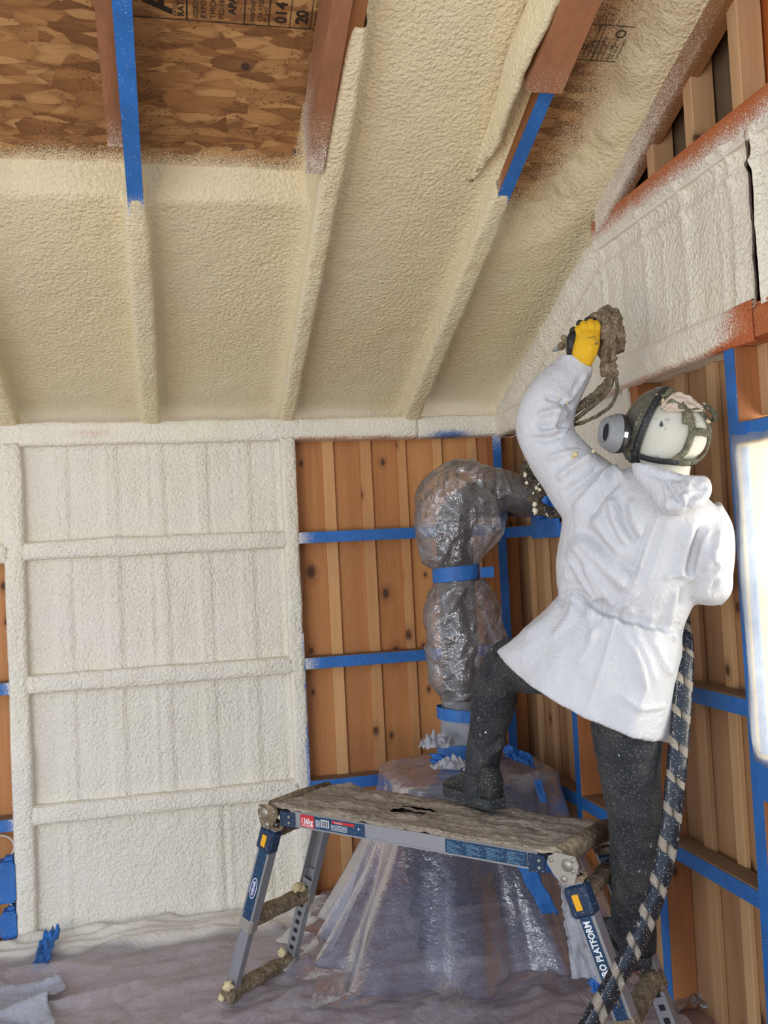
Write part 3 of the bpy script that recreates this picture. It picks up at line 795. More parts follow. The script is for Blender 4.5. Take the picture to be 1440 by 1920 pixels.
# ------------------------------------------------------------------ plastic film materials
def mk_film(name, tint, alpha, milk=.5, rough=.28, dust=.4, bump=.4, bs=7, spray=False, spraycol=C_FOAM, gl_k=.45, gl_a=0.):
    t = NT(name); t.N.remove(t.b)
    w = t.noise(t.map((1, 1, 1)), bs, 4, .55, 1.6)
    w2 = t.noise(scale=bs*4.5, det=3, dist=2.2)
    h = t.math('ADD', t.math('ABSOLUTE', t.math('SUBTRACT', w, .5)), t.math('MULTIPLY', t.math('ABSOLUTE', t.math('SUBTRACT', w2, .5)), .35))
    nb = t.bump(h, bump, .03)
    col = dusty(t, tint, dust, 230) if dust else tint
    if spray: col = speck(t, t.attr('spray'), tint, spraycol, 300)
    di = t.N.new('ShaderNodeBsdfDiffuse'); t.set(di.inputs[0], col); t.set(di.inputs['Normal'], nb)
    tr = t.N.new('ShaderNodeBsdfTranslucent'); t.set(tr.inputs[0], col); t.set(tr.inputs['Normal'], nb)
    gl = t.N.new('ShaderNodeBsdfGlossy'); gl.inputs[0].default_value = (1, 1, 1, 1); gl.inputs['Roughness'].default_value = rough; t.set(gl.inputs['Normal'], nb)
    tp = t.N.new('ShaderNodeBsdfTransparent'); tp.inputs[0].default_value = (.96, .96, .98, 1)
    def mx(f, a, b):
        n = t.N.new('ShaderNodeMixShader'); t.set(n.inputs[0], f); t.t.links.new(a, n.inputs[1]); t.t.links.new(b, n.inputs[2]); return n.outputs[0]
    fr = t.N.new('ShaderNodeFresnel'); fr.inputs[0].default_value = 1.5; t.set(fr.inputs[1], nb)
    body = mx(milk, di.outputs[0], tr.outputs[0])
    al = alpha
    if dust or spray:
        v = t.vor(scale=230); r = t.vor(scale=230, out='Color')
        hit = t.math('MULTIPLY', t.rng(v, .30, .16), t.rng(t.sep(r)[0], 1-dust*.35, 1-dust*.35+.02))
        al = t.math('MAXIMUM', alpha, hit)
        al = t.math('ADD', al, t.math('MULTIPLY', t.rng(w, .42, .58, -.5, .5), .08))
        if spray: al = t.math('MAXIMUM', al, t.rng(t.attr('spray'), .2, .7))
    x = mx(al, tp.outputs[0], body)
    x = mx(t.math('ADD', t.math('MULTIPLY', fr.outputs[0], gl_k), gl_a), x, gl.outputs[0])
    t.t.links.new(x, t.out.inputs[0]); return t.m
M['film_floor'] = mk_film('floor_sheeting', srgb(224, 218, 224), .42, .15, .22, 1.5, .6, 6, True, gl_a=.05)
M['film_stove'] = mk_film('stove_sheeting', srgb(178, 178, 204), .24, .30, .14, 1.7, .35, 5, True, srgb(160, 154, 152), gl_a=.03)
M['film_bag'] = mk_film('bag_film', srgb(214, 208, 210), .20, .35, .07, .5, .55, 7, gl_k=1., gl_a=.09)
M['film_white'] = mk_film('dense_film', srgb(222, 224, 232), .72, .4, .25, .2, .6, 14)
M['film_win'] = mk_film('window_film', srgb(226, 232, 236), .40, .6, .3, .9, .25, 6)
M['pipe'] = mk_plain('black_stovepipe', srgb(30, 30, 33), .45)
M['stovem'] = mk_plain('stove_black', srgb(34, 35, 46), .5)
def mk_crust(name, c1, c2, c3, dust=.9, k=1.):
    t = NT(name); n = t.noise(t.map((1, 1, 1)), 16, 6, .65, .4); n2 = t.noise(scale=60, det=4)
    c = t.ramp(t.math('ADD', t.math('MULTIPLY', n, .65), t.math('MULTIPLY', n2, .35)), [(.32, c1), (.5, c2), (.68, c3)])
    c = dusty(t, c, dust, 210, srgb(226, 218, 196))
    return t.fin(c, .9, t.bump(t.math('ADD', n2, t.math('MULTIPLY', n, 1.4)), .8*k, .012))
M['crust'] = mk_crust('foam_crusted_grime', srgb(72, 58, 42), srgb(124, 106, 82), srgb(168, 150, 118))
def mk_deck():
    t = NT('crusted_deck'); n = t.noise(t.map((5, 26, 26)), 1.4, 5, .6, .6); n2 = t.noise(scale=70, det=4)
    c = t.ramp(t.math('ADD', t.math('MULTIPLY', n, .7), t.math('MULTIPLY', n2, .3)), [(.33, srgb(104, 92, 78)), (.5, srgb(152, 138, 120)), (.68, srgb(184, 170, 148))])
    c = dusty(t, c, 1.3, 190, srgb(222, 214, 196)); c = dusty(t, c, .7, 420, srgb(210, 204, 190))
    return t.fin(c, .88, t.bump(t.math('ADD', n2, t.math('MULTIPLY', n, 2.)), .8, .01))
M['deck'] = mk_deck()
M['alu'] = mk_plain('dusty_aluminium', srgb(158, 158, 160), .42, .55, dust=.6, bumpk=.1)
M['steel'] = mk_plain('hinge_steel', srgb(170, 164, 152), .5, .6, dust=.8)
M['lump'] = mk_plain('pale_foam_drip', srgb(214, 196, 150), .8, bumpk=.5)

# ------------------------------------------------------------------ floor sheeting
FOLD = [((-2.6, -.42), (-1.15, -.33), .012, .05), ((-2.4, -.75), (-1.2, -.62), .016, .04), ((-1.9, -1.15), (-1.0, -.85), .020, .03),
        ((-1.5, -1.25), (-.9, -.98), .022, .022), ((-1.2, -1.35), (-.3, -1.0), .026, .03), ((-.9, -1.5), (.0, -1.12), .024, .03),
        ((-1.55, -.95), (-.95, -.55), .014, .03), ((-1.0, -.35), (-1.25, -.75), .02, .02), ((-1.3, -.2), (-1.1, -.5), .02, .025), ((-2.2, -.95), (-1.5, -1.05), .012, .03)]
def seg_d(x, y, a, b):
    ax, ay = a; bx, by = b; dx, dy = bx-ax, by-ay; t = max(0, min(1, ((x-ax)*dx+(y-ay)*dy)/(dx*dx+dy*dy)))
    return math.hypot(x-ax-dx*t, y-ay-dy*t), t
def floor_h(x, y):
    h = .012+.030*max(0, .16-abs(n3(x*1.5+1.2*y, y*4.6-1.1*x, 11)))/.16*.8+.016*abs(n3(x*2.2, y*6.5, 1))+.009*abs(n3(x*7, y*15, 2))+.004*abs(n3(x*16, y*30, 2))
    for a, b, amp, w in FOLD:
        d, t = seg_d(x+.03*n3(x*3, y*3, 5), y+.03*n3(x*3, y*3, 6), a, b)
        h += amp*math.exp(-(d/w)**2)*(1-.5*abs(2*t-1))
    if y > -.26 and x < -.95:               # foam-stiffened folds along the wall
        k = min(1, (y+.26)/.08)
        h += k*(.016*abs(math.sin((y*1.0+.045*n3(x*2.5, 1, 1)+.015*n3(x*8, 2))*52))+.008)
    return h
def fsp(x, y):
    if x < -.98: 
        b = -.30+.06*n3(x*2.3, 4)+.03*n3(x*8, 7)+.06*min(1, max(0, (-1.7-x)/.5))
        return (y-b)*7+.30 if y > b-.2 else -.05+.22*max(0, n3(x*4, y*9, 3))
    return -.1
V, F, A = grid(lambda x, y: (np.array([x, y, floor_h(x, y)]), fsp(x, y)), lin(-3.5, -.012, .0125), lin(-.012, -2.3, .0125))
fs = mesh_obj('floor_sheet', V, F, M['film_floor'], None, True, {'spray': A})
if fs.data.polygons[0].normal.z < 0: fs.data.flip_normals()
tag(fs, 'wrinkled translucent plastic sheet spread over the whole floor', 'plastic sheet')

# ------------------------------------------------------------------ stove under its sheet
st = empty('wood_stove', (-.42, -.50, .0), math.radians(-8)); tag(st, 'dark cast stove dimly visible through the plastic sheet in the corner', 'stove')
MB().box(-.26, .26, -.20, .20, .17, .64, bev=.02).build('body', M['stovem'], st)
MB().box(-.29, .29, -.23, .23, .64, .665, bev=.008).build('top_plate', M['stovem'], st)
MB().box(-.20, .20, -.222, -.20, .24, .58, bev=.01).build('door', M['pipe'], st)
MB().tube([(.16, -.23, .36), (.16, -.26, .38), (.16, -.26, .46), (.16, -.23, .48)], .008).build('handle', M['steel'], st)
for sx_ in (-1, 1):
    for sy_ in (-1, 1): MB().beam((sx_*.21, sy_*.15, .18), (sx_*.24, sy_*.18, .012), .04, .04, up=(0, 1, 0), bev=.006).build('leg', M['stovem'], st)
# sheet
SX, SY = -.42, -.50
def drape(th, s):
    c, sn = math.cos(th), math.sin(th)
    hx, hy = .335, .29
    rr = 1/((abs(c)/hx)**5+(abs(sn)/hy)**5)**.2
    edge = rr
    if s < 1:                                # top
        r = edge*s; z = .690+.018*n3(c*r*9, sn*r*9, 3)+.012*abs(n3(c*r*20, sn*r*20, 5))
        # tent up towards the pipe
        z += .065*math.exp(-(r/.14)**2)
        if s > .86: z -= .03*((s-.86)/.14)**2
    else:
        t = s-1                              # 0..1 down the side, 1..1.45 skirt
        fold = .5+.5*math.sin(th*13+2.5*math.sin(th*2)+1.2*n3(th*1.3, t*1.5, 2))
        fold2 = abs(n3(th*6, t*2.2, 9))
        tt = min(1, t)
        left = max(0, -c*.85+.15); front = max(0, -sn)
        flare = (.04+.20*left+.14*front*(1 if c < .3 else .7)+.05*max(0, c))*tt**1.5
        amp = (.03+.10*tt)*(.5+.5*front+.3*left)
        r = edge+.012+flare+amp*fold*tt**.8+.035*fold2*tt
        z = .655*(1-tt)+.014 if t <= 1 else .014
        z += .02*(1-tt)*n3(th*3, 0)
        if t > 1:
            r += (t-1)*.30; z = .014+floor_h(SX+r*c, SY+r*sn)+.02*fold*(1.45-t)
    y = SY+r*sn; x = SX+r*c
    lim = -.02
    y = min(y, .07 if z > .1 else -.012); x = min(x, .06 if z > .1 else -.014)
    sp = (.52-max(0, s-1)*4.2+.25*n3(x*9, y*9, z*9)) if s > .0 else .5
    if s < 1: sp = .62+.2*n3(x*7, y*7, 1)
    return (np.array([x, y, z]), min(.62, max(-.3, sp)))
ths = [2*math.pi*k/300 for k in range(301)]
V, F, A = grid(drape, ths, lin(.02, 1, .05)+lin(1.01, 2.42, .018))
ss = mesh_obj('stove_sheet', V, F, M['film_stove'], None, True, {'spray': A})
off = Vector((SX, SY, 0)); 
for v in ss.data.vertices: v.co -= off
ss.location = off
tag(ss, 'dusty translucent plastic sheet draped over the stove and flaring onto the floor', 'plastic sheet')

# ------------------------------------------------------------------ stovepipe, bag, tape
PX, PY = -.425, -.52
sp_ = empty('stovepipe', (PX, PY, .665)); tag(sp_, 'black stovepipe with elbow seen through its plastic bag', 'stovepipe')
o = MB().tube([(0, 0, .002), (0, 0, .3), (0, 0, .6), (0, 0, 1.0)], .078, 28).build('pipe', M['pipe'], sp_, True)
o = MB().tube([(0, 0, .55), (0, 0, .57)], .083, 28).build('seam_collar', M['pipe'], sp_, True)
arc = [(.15-.15*math.cos(a), 0, 1.0+.15*math.sin(a)+.0) for a in lin(0, math.pi/2, .13)]
o = MB().tube(arc, .080, 28).build('elbow', M['pipe'], sp_, True)
for i in (3, 6, 9):
    a = arc[i]; b = arc[i+1]; MB().tube([np.array(a), np.array(a)*.8+np.array(b)*.2], .086, 28).build('elbow_seam', M['pipe'], sp_, True)
o = MB().tube([(.15, 0, 1.15), (.418, .0, 1.15)], .080, 28).build('wall_run', M['pipe'], sp_, True)
wt = empty('wall_thimble', (-.001, PY, 1.815)); tag(wt, 'blue-taped square flange where the stovepipe enters the right wall', 'flange')
MB().box(-.012, -.001, -.15, .15, -.18, .15, bev=.002).build('plate', M['tape'], wt)
MB().tube([(-.05, 0, 0), (-.012, 0, 0)], .098, 28, cap=True).build('collar', M['tape'], wt, True)

pathP = spline([(PX, PY, .72), (PX, PY, .95), (PX, PY, 1.2), (PX, PY, 1.5), (PX+.0, PY, 1.72), (PX+.07, PY, 1.80), (PX+.20, PY, 1.82), (PX+.36, PY, 1.82)], 14)
# bags built ring by ring round the pipe; rr(t, angle) radius
def bag(zs, name, lbl, mat, seed, crink=1.):
    rings = []
    for (c, ax, rad, rl, rr_) in zs:
        c = np.array(c, float); ax = nrm(ax)
        side = nrm(RT - ax*(RT@ax)); dep = nrm(np.cross(ax, side)); ring = []
        for k in range(120):
            a = 2*math.pi*k/120; cs, sn = math.cos(a), math.sin(a)
            r = (rr_ if cs > 0 else rl)*abs(cs)+rad*(1-abs(cs))
            q = c+side*cs*r+dep*sn*max(rad, .085)
            e = .030*crink*(abs(n3(q[0]*9+seed, q[1]*9, q[2]*5))-.25)+.012*crink*abs(n3(q[0]*24, q[1]*24+seed, q[2]*14))+.016*crink*n3(a*1.6+seed, q[2]*2)
            cr1 = 1-min(1, abs(n3(q[0]*7+seed*3, q[1]*7, q[2]*4.5))*9); cr2 = 1-min(1, abs(n3(q[0]*13, q[1]*13+seed, q[2]*9+4))*8)
            e += crink*(.010*max(0, cr1)+.004*max(0, cr2)); e = max(e, -.2*r+.0); w_ = min(1, max(0, (r-.088)/.03))
            q = q+(side*cs+dep*sn)*e*w_
            q[0] = min(q[0], -.008)
            ring.append(q)
        rings.append(ring)
    V, F = loft(rings, True, False)
    o = mesh_obj(name, V, F, mat, None, True)
    off = Vector(V[0])
    for v in o.data.vertices: v.co -= off
    o.location = off
    return tag(o, lbl, 'plastic bag') if lbl else o
def dn(n, lst):                            # densify ring table
    P = [np.concatenate([np.array(c), np.array(a), [r, l, q]]) for c, a, r, l, q in lst]
    return [(p[:3], p[3:6], p[6], p[7], p[8]) for p in spline(P, n)]
Zx = (0, 0, 1)
top = [((PX, PY, 1.515), Zx, .088, .088, .088), ((PX, PY, 1.56), Zx, .11, .13, .11), ((PX, PY, 1.66), Zx, .13, .160, .21), ((PX+.00, PY, 1.76), Zx, .135, .158, .235),
       ((PX+.01, PY, 1.84), (.2, 0, 1), .13, .145, .225), ((PX+.05, PY, 1.885), (.5, 0, .9), .12, .13, .19), ((PX+.12, PY, 1.875), (1, 0, .25), .11, .118, .13), ((PX+.20, PY, 1.85), (1, 0, 0), .10, .10, .11),
       ((PX+.30, PY, 1.825), (1, 0, 0), .095, .092, .095), ((PX+.37, PY, 1.815), (1, 0, 0), .086, .086, .086)]
low = [((PX, PY, .93), Zx, .095, .09, .09), ((PX, PY, .99), Zx, .11, .10, .09), ((PX, PY, 1.05), Zx, .12, .14, .13), ((PX, PY, 1.14), Zx, .12, .140, .18), ((PX, PY, 1.26), Zx, .12, .140, .185), ((PX, PY, 1.38), Zx, .115, .125, .155),
       ((PX, PY, 1.46), Zx, .10, .10, .12), ((PX, PY, 1.485), Zx, .088, .088, .088)]
b1 = bag(dn(16, top), 'plastic_bag', 'large clear plastic bag ballooning around the stovepipe elbow', M['film_bag'], 1)
b2 = bag(dn(16, low), 'plastic_bag', 'clear plastic bag torn open around the straight lower stovepipe', M['film_bag'], 5)
base = [((PX, PY, .735), Zx, .10, .10, .10), ((PX, PY, .80), Zx, .10, .105, .105), ((PX, PY, .87), Zx, .098, .10, .10), ((PX, PY, .94), Zx, .09, .092, .092), ((PX, PY, .97), Zx, .088, .088, .088)]
b3 = bag(dn(8, base), 'plastic_wrap', 'bunched whitish plastic wrapped round the base of the stovepipe', M['film_white'], 9, .6)
def tape_band(z0, z1, r, lbl, tail=None, tilt=0.):
    rings = []
    for k in range(61):
        a = 2*math.pi*k/60*1.02; rr_ = r+.002*n3(a*3, z0*9)+.0006*k/60
        z_ = tilt*math.cos(a)
        ring = [(PX+rr_*math.cos(a), PY+rr_*math.sin(a), z0+z_+.004*n3(a*2, 1)), (PX+(rr_+.003)*math.cos(a), PY+(rr_+.003)*math.sin(a), z0+z_), (PX+(rr_+.003)*math.cos(a), PY+(rr_+.003)*math.sin(a), z1+z_), (PX+rr_*math.cos(a), PY+rr_*math.sin(a), z1+z_+.004*n3(a*2, 4))]
        rings.append(ring)
    V, F = loft(rings, True, True); V = [np.array(v) for v in V]
    o = mesh_obj('tape_band', V, F, M['tape'], None, False)
    off = Vector((PX, PY, z0))
    for v in o.data.vertices: v.co -= off
    o.location = off
    tag(o, lbl, 'tape'); return o
tb = tape_band(1.475, 1.535, .098, 'blue tape cinching the stovepipe bags together at mid height', tilt=.006)
MB().box(.085, .145, -.075, -.072, .005, .05, bev=.001).build('loose_end', M['tape'], tb)
tape_band(.885, .935, .108, 'blue tape band around the plastic near the stovepipe base, upper one', tilt=-.012)
tape_band(.742, .80, .115, 'lowest blue tape band where the stovepipe meets the stove sheet', tilt=.008)

def scrap(name, pts_fn, us, vs, mat, lbl, cat='tape', loc=None, thick=.0015, spray=None):
    V, F, A = grid(pts_fn, us, vs)
    o = mesh_obj(name, V, F, mat, None, True, {'spray': [spray or 0.]*len(V)})
    off = Vector(V[0])
    for v in o.data.vertices: v.co -= off
    o.location = off
    md = o.modifiers.new('solid', 'SOLIDIFY'); md.thickness = thick; md.offset = 0
    return tag(o, lbl, cat)
def strip(p0, p1, width, side, name, lbl, mat=None, curl=.01, seed=1, cat='tape', n=24, m_=7, jag=.0, sag=0.):
    p0, p1, side = np.array(p0, float), np.array(p1, float), nrm(side); d = nrm(p1-p0); nz = nrm(np.cross(d, side)); L = np.linalg.norm(p1-p0)
    def fn(u, v):
        e = 1+.0*u
        lo = jag*n3(v*9+seed, 2) if u < .01 else (jag*n3(v*9+seed, 7) if u > .99 else 0)
        return (p0+d*(L*u+lo)+side*width*(v-.5+.12*n3(u*4, seed))+nz*(curl*n3(u*5+seed, v*2.5)+curl*.6*n3(u*14, v*7, seed))-np.array([0, 0, sag*math.sin(u*math.pi)]), 0.)
    return scrap(name, fn, lin(0, 1, 1/n), lin(0, 1, 1/m_), mat or M['tape'], lbl, cat)
strip(D(985, 1625, 3.28), D(1032, 1713, 3.30), .060, RT, 'tape_strip', 'loose blue tape strip stuck diagonally on the stove sheet under the platform', curl=.006, jag=.02, n=16)
strip(D(945, 1405, 3.58), D(1000, 1428, 3.55), .05, (0, .3, 1), 'tape_strip', 'crumpled blue tape piece on top of the stove sheet right of the worker boot', curl=.03, seed=3, jag=.02)
strip(D(1008, 1462, 3.52), D(1020, 1505, 3.50), .030, RT, 'tape_strip', 'short narrow blue tape strip on the right corner of the stove sheet', curl=.004, seed=4)
strip(D(808, 1422, 3.78), D(868, 1432, 3.72), .045, (0, .5, 1), 'tape_strip', 'crumpled blue tape on the stove sheet left of the pipe base', curl=.03, seed=6, jag=.02)
strip(D(1105, 1843, 2.98), D(1135, 1852, 2.95), .05, (0, .5, 1), 'tape_strip', 'blue tape blob on the floor sheet at the foot of the right platform leg', curl=.03, seed=8, jag=.02)
strip(D(1022, 1612, 3.05), D(1058, 1640, 3.05), .06, UP, 'tape_strip', 'crumpled blue tape hanging behind the right hinge of the platform', curl=.03, seed=9, jag=.03)
# torn film
def tuft(c, r, seed, lbl, mat, flat=.5, name='torn_plastic'):
    c = np.array(c, float)
    def fn(u, v):
        a = u*math.tau; rr_ = r*v*(1+.5*n3(math.cos(a)*2+seed, math.sin(a)*2, 1))
        h = r*flat*(.8*abs(n3(math.cos(a)*v*3+seed, math.sin(a)*v*3, 4))+.5*(1-v))
        return (c+np.array([rr_*math.cos(a), rr_*math.sin(a)*.8, h]), 0.)
    return scrap(name, fn, lin(0, 1, .02), lin(.03, 1, .06), mat, lbl, 'plastic scrap')
tuft(D(820, 1400, 3.80), .075, 2, 'torn whitish plastic tuft left of the stovepipe base', M['film_white'], 1.)
tuft(D(846, 1440, 3.62), .07, 5, 'torn plastic scrap in front of the stovepipe base', M['film_white'], .8)
tuft(onp(1292, 1866, (0, 0, 1), .02), .14, 8, 'crumpled clear plastic at the foot of the right wall', M['film_bag'], .5)
def sheet_tri(u, v):
    x = -2.42+.34*u+.05*n3(v*3, 1); y = -.42-.42*v-.10*u+.04*n3(u*3, 3)
    z = floor_h(x, y)+.012+.035*abs(n3(u*1.8, v*1.8, 7))+.05*max(0, u-.75)+.006*abs(n3(u*8, v*8, 3))
    return (np.array([x, y, z]), 0.)
scrap('torn_plastic', sheet_tri, lin(0, 1, .03), lin(0, 1, .03), M['film_white'], 'torn flap of milky plastic on the floor at the lower left', 'plastic scrap')
def shard(u, v):
    p = np.array([-2.215+.06*u+.03*(1-v)+.02*n3(v*5, 3), -.10-.28*v, .075-.05*v+.04*abs(n3(u*3, v*5, 6))+.02*n3(u*7, v*9)])
    return (p, 0.)
scrap('tape_strip', shard, lin(0, 1, .1), lin(0, 1, .04), M['tape'], 'crumpled blue tape torn loose near the floor at the lower left', 'tape')
# milky torn film hanging behind the right platform leg
def hang(u, v):
    px = 1045+ (18+60*v)*u*1.0+28*v; py = 1625+210*v+18*n3(u*4, v*6)*v
    P = D(px, py, 3.02-.06*v); return (P+FW*.03*n3(u*5, v*7, 4)+RT*.012*n3(v*18, u, 2), 0.)
scrap('torn_plastic', hang, lin(0, 1, .08), lin(0, 1, .03), M['film_white'], 'ragged strip of plastic hanging behind the right platform leg', 'plastic scrap')

# ------------------------------------------------------------------ taped boxes and cables at the left edge
for (x0, x1, z0, z1, l) in ((-2.385, -2.318, .185, .36, 'upper of the two electrical boxes masked with blue tape at the left edge'), (-2.372, -2.318, .035, .15, 'lower of the two electrical boxes masked with blue tape, near the floor')):
    b = empty('electrical_box', ((x0+x1)/2, .02, z0)); tag(b, l, 'electrical box')
    w = (x1-x0)/2; h = z1-z0
    MB().box(-w, w, -.03, .04, 0, h, bev=.003).build('box', M['tape'], b)
    MB().box(-w-.008, w+.006, -.033, -.03, .012, h-.01, bev=.001).build('tape_face', M['tape'], b)
    MB().box(-w*.2, w*.9, -.02, .03, h, h+.018, bev=.004).build('tape_fold', M['tape'], b)
M['cable'] = mk_plain('white_cable', srgb(214, 206, 196), .5)
def tubeobj(name, pts, r, mat, lbl, cat, n=8, group=None, dens=8):
    P = spline(pts, dens); off = Vector(P[0]); b = MB().tube([np.array(p)-np.array(off) for p in P], r, n)
    o = b.build(name, mat, None, True); o.location = off; return tag(o, lbl, cat, group)
tubeobj('cable', [(-2.45, .05, .455), (-2.40, .05, .465), (-2.345, .05, .45), (-2.322, .05, .41), (-2.335, .045, .375), (-2.35, .03, .360)], .004, M['cable'], 'white electrical cable curving into the upper taped box', 'cable')
tubeobj('cable', [(-2.345, .02, .18), (-2.335, .02, .165), (-2.33, .015, .15)], .004, M['cable'], 'short white cable linking the two taped boxes', 'cable')

# ------------------------------------------------------------------ window
wf = empty('window_1', (BD/2, -2.5, .98)); tag(wf, kind='structure', label='window opening on the right, covered with plastic film')
mb = MB(); mb.box(-.06, .10, .50, .514, 0, .89); mb.box(-.06, .10, -.65, .50, -.0, .012); mb.box(-.06, .10, -.65, .50, .878, .89)
M['jamb'] = mk_plain('window_jamb', srgb(214, 176, 112), .6)
mb.build('window_frame', M['jamb'], wf)
mb = MB(); mb.box(.03, .036, -.65, .50, .01, .88)
tg = NT('window_glass'); tg.b.inputs['Transmission Weight'].default_value = 1; tg.b.inputs['Roughness'].default_value = .02; tg.b.inputs['IOR'].default_value = 1.0
mb2 = MB(); mb2.box(.025, .05, .42, .46, .01, .88); mb2.box(.025, .05, -.65, .50, .43, .46); mb2.build('sash', M['white'], wf)
def wfilm(y, z):
    e = min(-1.962-y, z-.955, 1.90-z)
    x = -.006-.05*min(1, max(0, e)/.10)**.6+.010*n3(y*14, z*3)+.012*n3(y*5, z*5, 3)
    x += .008*abs(n3(y*40, z*4, 5))*min(1, max(0, e)/.05)
    return (np.array([x, y, z]), 0.)
V, F, A = grid(wfilm, lin(-1.955, -3.1, .012), lin(.95, 1.90, .02))
o = mesh_obj('window_film', V, F, M['film_win'], None, True); tag(o, 'milky bulging plastic film taped over the bright window', 'plastic sheet')
off = Vector((0, -2.5, .98))
for v in o.data.vertices: v.co -= off
o.location = off
tape_box(p3, -.010, -.0035, -2.03, -1.975, .86, 1.93)

# ------------------------------------------------------------------ work platform
def P3(x, y, z): return np.array([x, y, z], float)
PA = np.array([-1.307, -1.044, 0.]); ANG = math.atan2(-.761, .649)
pf = empty('work_platform', tuple(PA), ANG); tag(pf, 'aluminium folding work platform with a foam-crusted deck the worker steps on', 'work platform')
LD, WD_, HD = 1.12, .32, .745
def decksurf(s, t):
    z = HD+.006+.010*(n3(s*5, t*26, 3)+.5)+.008*n3(s*13, t*13, 1)+.005*n3(s*40, t*60, 2)
    return z
mb = MB()
def deckfn(s, t):
    if (abs(t-.135) < .009 and .43 < s < .565) or (abs(t-.185) < .009 and .44 < s < .57): return None
    edge = abs(t-WD_/2) > WD_/2-.004 or s < .005 or s > LD-.005
    p = P3(s+(.006*n3(t*20, 3) if edge else 0), t+(.008*n3(s*14, 1+t) if edge else 0), decksurf(s, t)-(.014 if edge else 0))
    return (p, 0.)
V, F, A = grid(deckfn, lin(0, LD, .0065), lin(0, WD_, .0065))
o = mesh_obj('crusted_deck', V, F, M['deck'], pf, True); o['label'] = 'brown deck caked with dried foam'
if o.data.polygons[0].normal.z < 0: o.data.flip_normals()
mb = MB(); mb.box(.0, LD, .004, WD_-.004, HD-.018, HD-.004)
mb.build('deck_panel', M['dark'], pf)
for y0, y1 in ((-.004, .010), (WD_-.010, WD_+.004)):
    mb = MB(); mb.box(.10, LD-.075, y0, y1, HD-.052, HD-.002, bev=.002); mb.box(.10, LD-.075, y0-.002 if y0 < 0 else y0, y1, HD-.052, HD-.046); mb.build('side_rail', M['alu'], pf)
for x0, x1 in ((-.005, .02), (LD-.02, LD+.005)):
    mb = MB()
    mb.tube([((x0+x1)/2, .015, HD-.012), ((x0+x1)/2, WD_/2, HD-.008), ((x0+x1)/2, WD_-.015, HD-.012)], .028, 14)
    o = mb.build('end_cap', M['crust'], pf, True)
    for v in o.data.vertices: v.co += Vector((0, 0, 1))*(.008*n3(v.co.x*30, v.co.y*30, v.co.z*30)+.004)
# stickers
def sticker(name, s0, s1, z0, z1, mat, y=-.0062, parent=pf):
    return MB().box(s0, s1, y, y+.0012, z0, z1).build(name, mat, parent)
lb = sticker('spec_label', .150, .425, HD-.047, HD-.006, M['navylabel'])
sticker('load_rating_patch', .150, .212, HD-.047, HD-.006, M['redlabel'], -.0068, lb)
XL = np.array([1, 0, 0]); YL = np.array([0, 0, 1])
stamp([(T, '136kg', .003, .012, .026, .85, .02), ('box', .006, .004, .055, .0055), ('box', .006, .008, .055, .0092)], P3(.150, -.0071, HD-.047), XL, YL, M['white'], lb, name='printed_text')
stamp([('box', .093+.0035*k, .012, .093+.0035*k+.0018*(1+(k*7 % 3)*.3), .032) for k in range(9)], P3(.150, -.0073, HD-.047), XL, YL, M['black'], lb, name='barcode')
MB().box(.241, .277, -.0071, -.0066, HD-.037, HD-.013).build('barcode_field', M['white'], lb)
stamp([('box', .14, .028, .235, .037)], P3(.150, -.0069, HD-.047), XL, YL, M['redlabel'], lb, name='printed_bar')
stamp([(T, 'WARNING', .15, .029, .007)]+[('box', .068, .008+.004*k, .088, .0095+.004*k) for k in range(6)]+[('box', .135, .006+.004*k, .205, .0072+.004*k) for k in range(5)]+[(T, '+', .246, .017, .02)], P3(.150, -.0072, HD-.047), XL, YL, M['white'], lb, name='printed_lines')
lb = sticker('instruction_label', .735, 1.012, HD-.047, HD-.006, M['navylabel'])
stamp([('box', .006+.069*c, .004+.0042*k, .006+.069*c+.055-.012*((k*5+c*3) % 4), .0052+.0042*k) for c in range(4) for k in range(8)], P3(.735, -.0066, HD-.047), XL, YL, mk_plain('pale_blue_print', srgb(110, 150, 176), .5), lb, name='printed_lines')

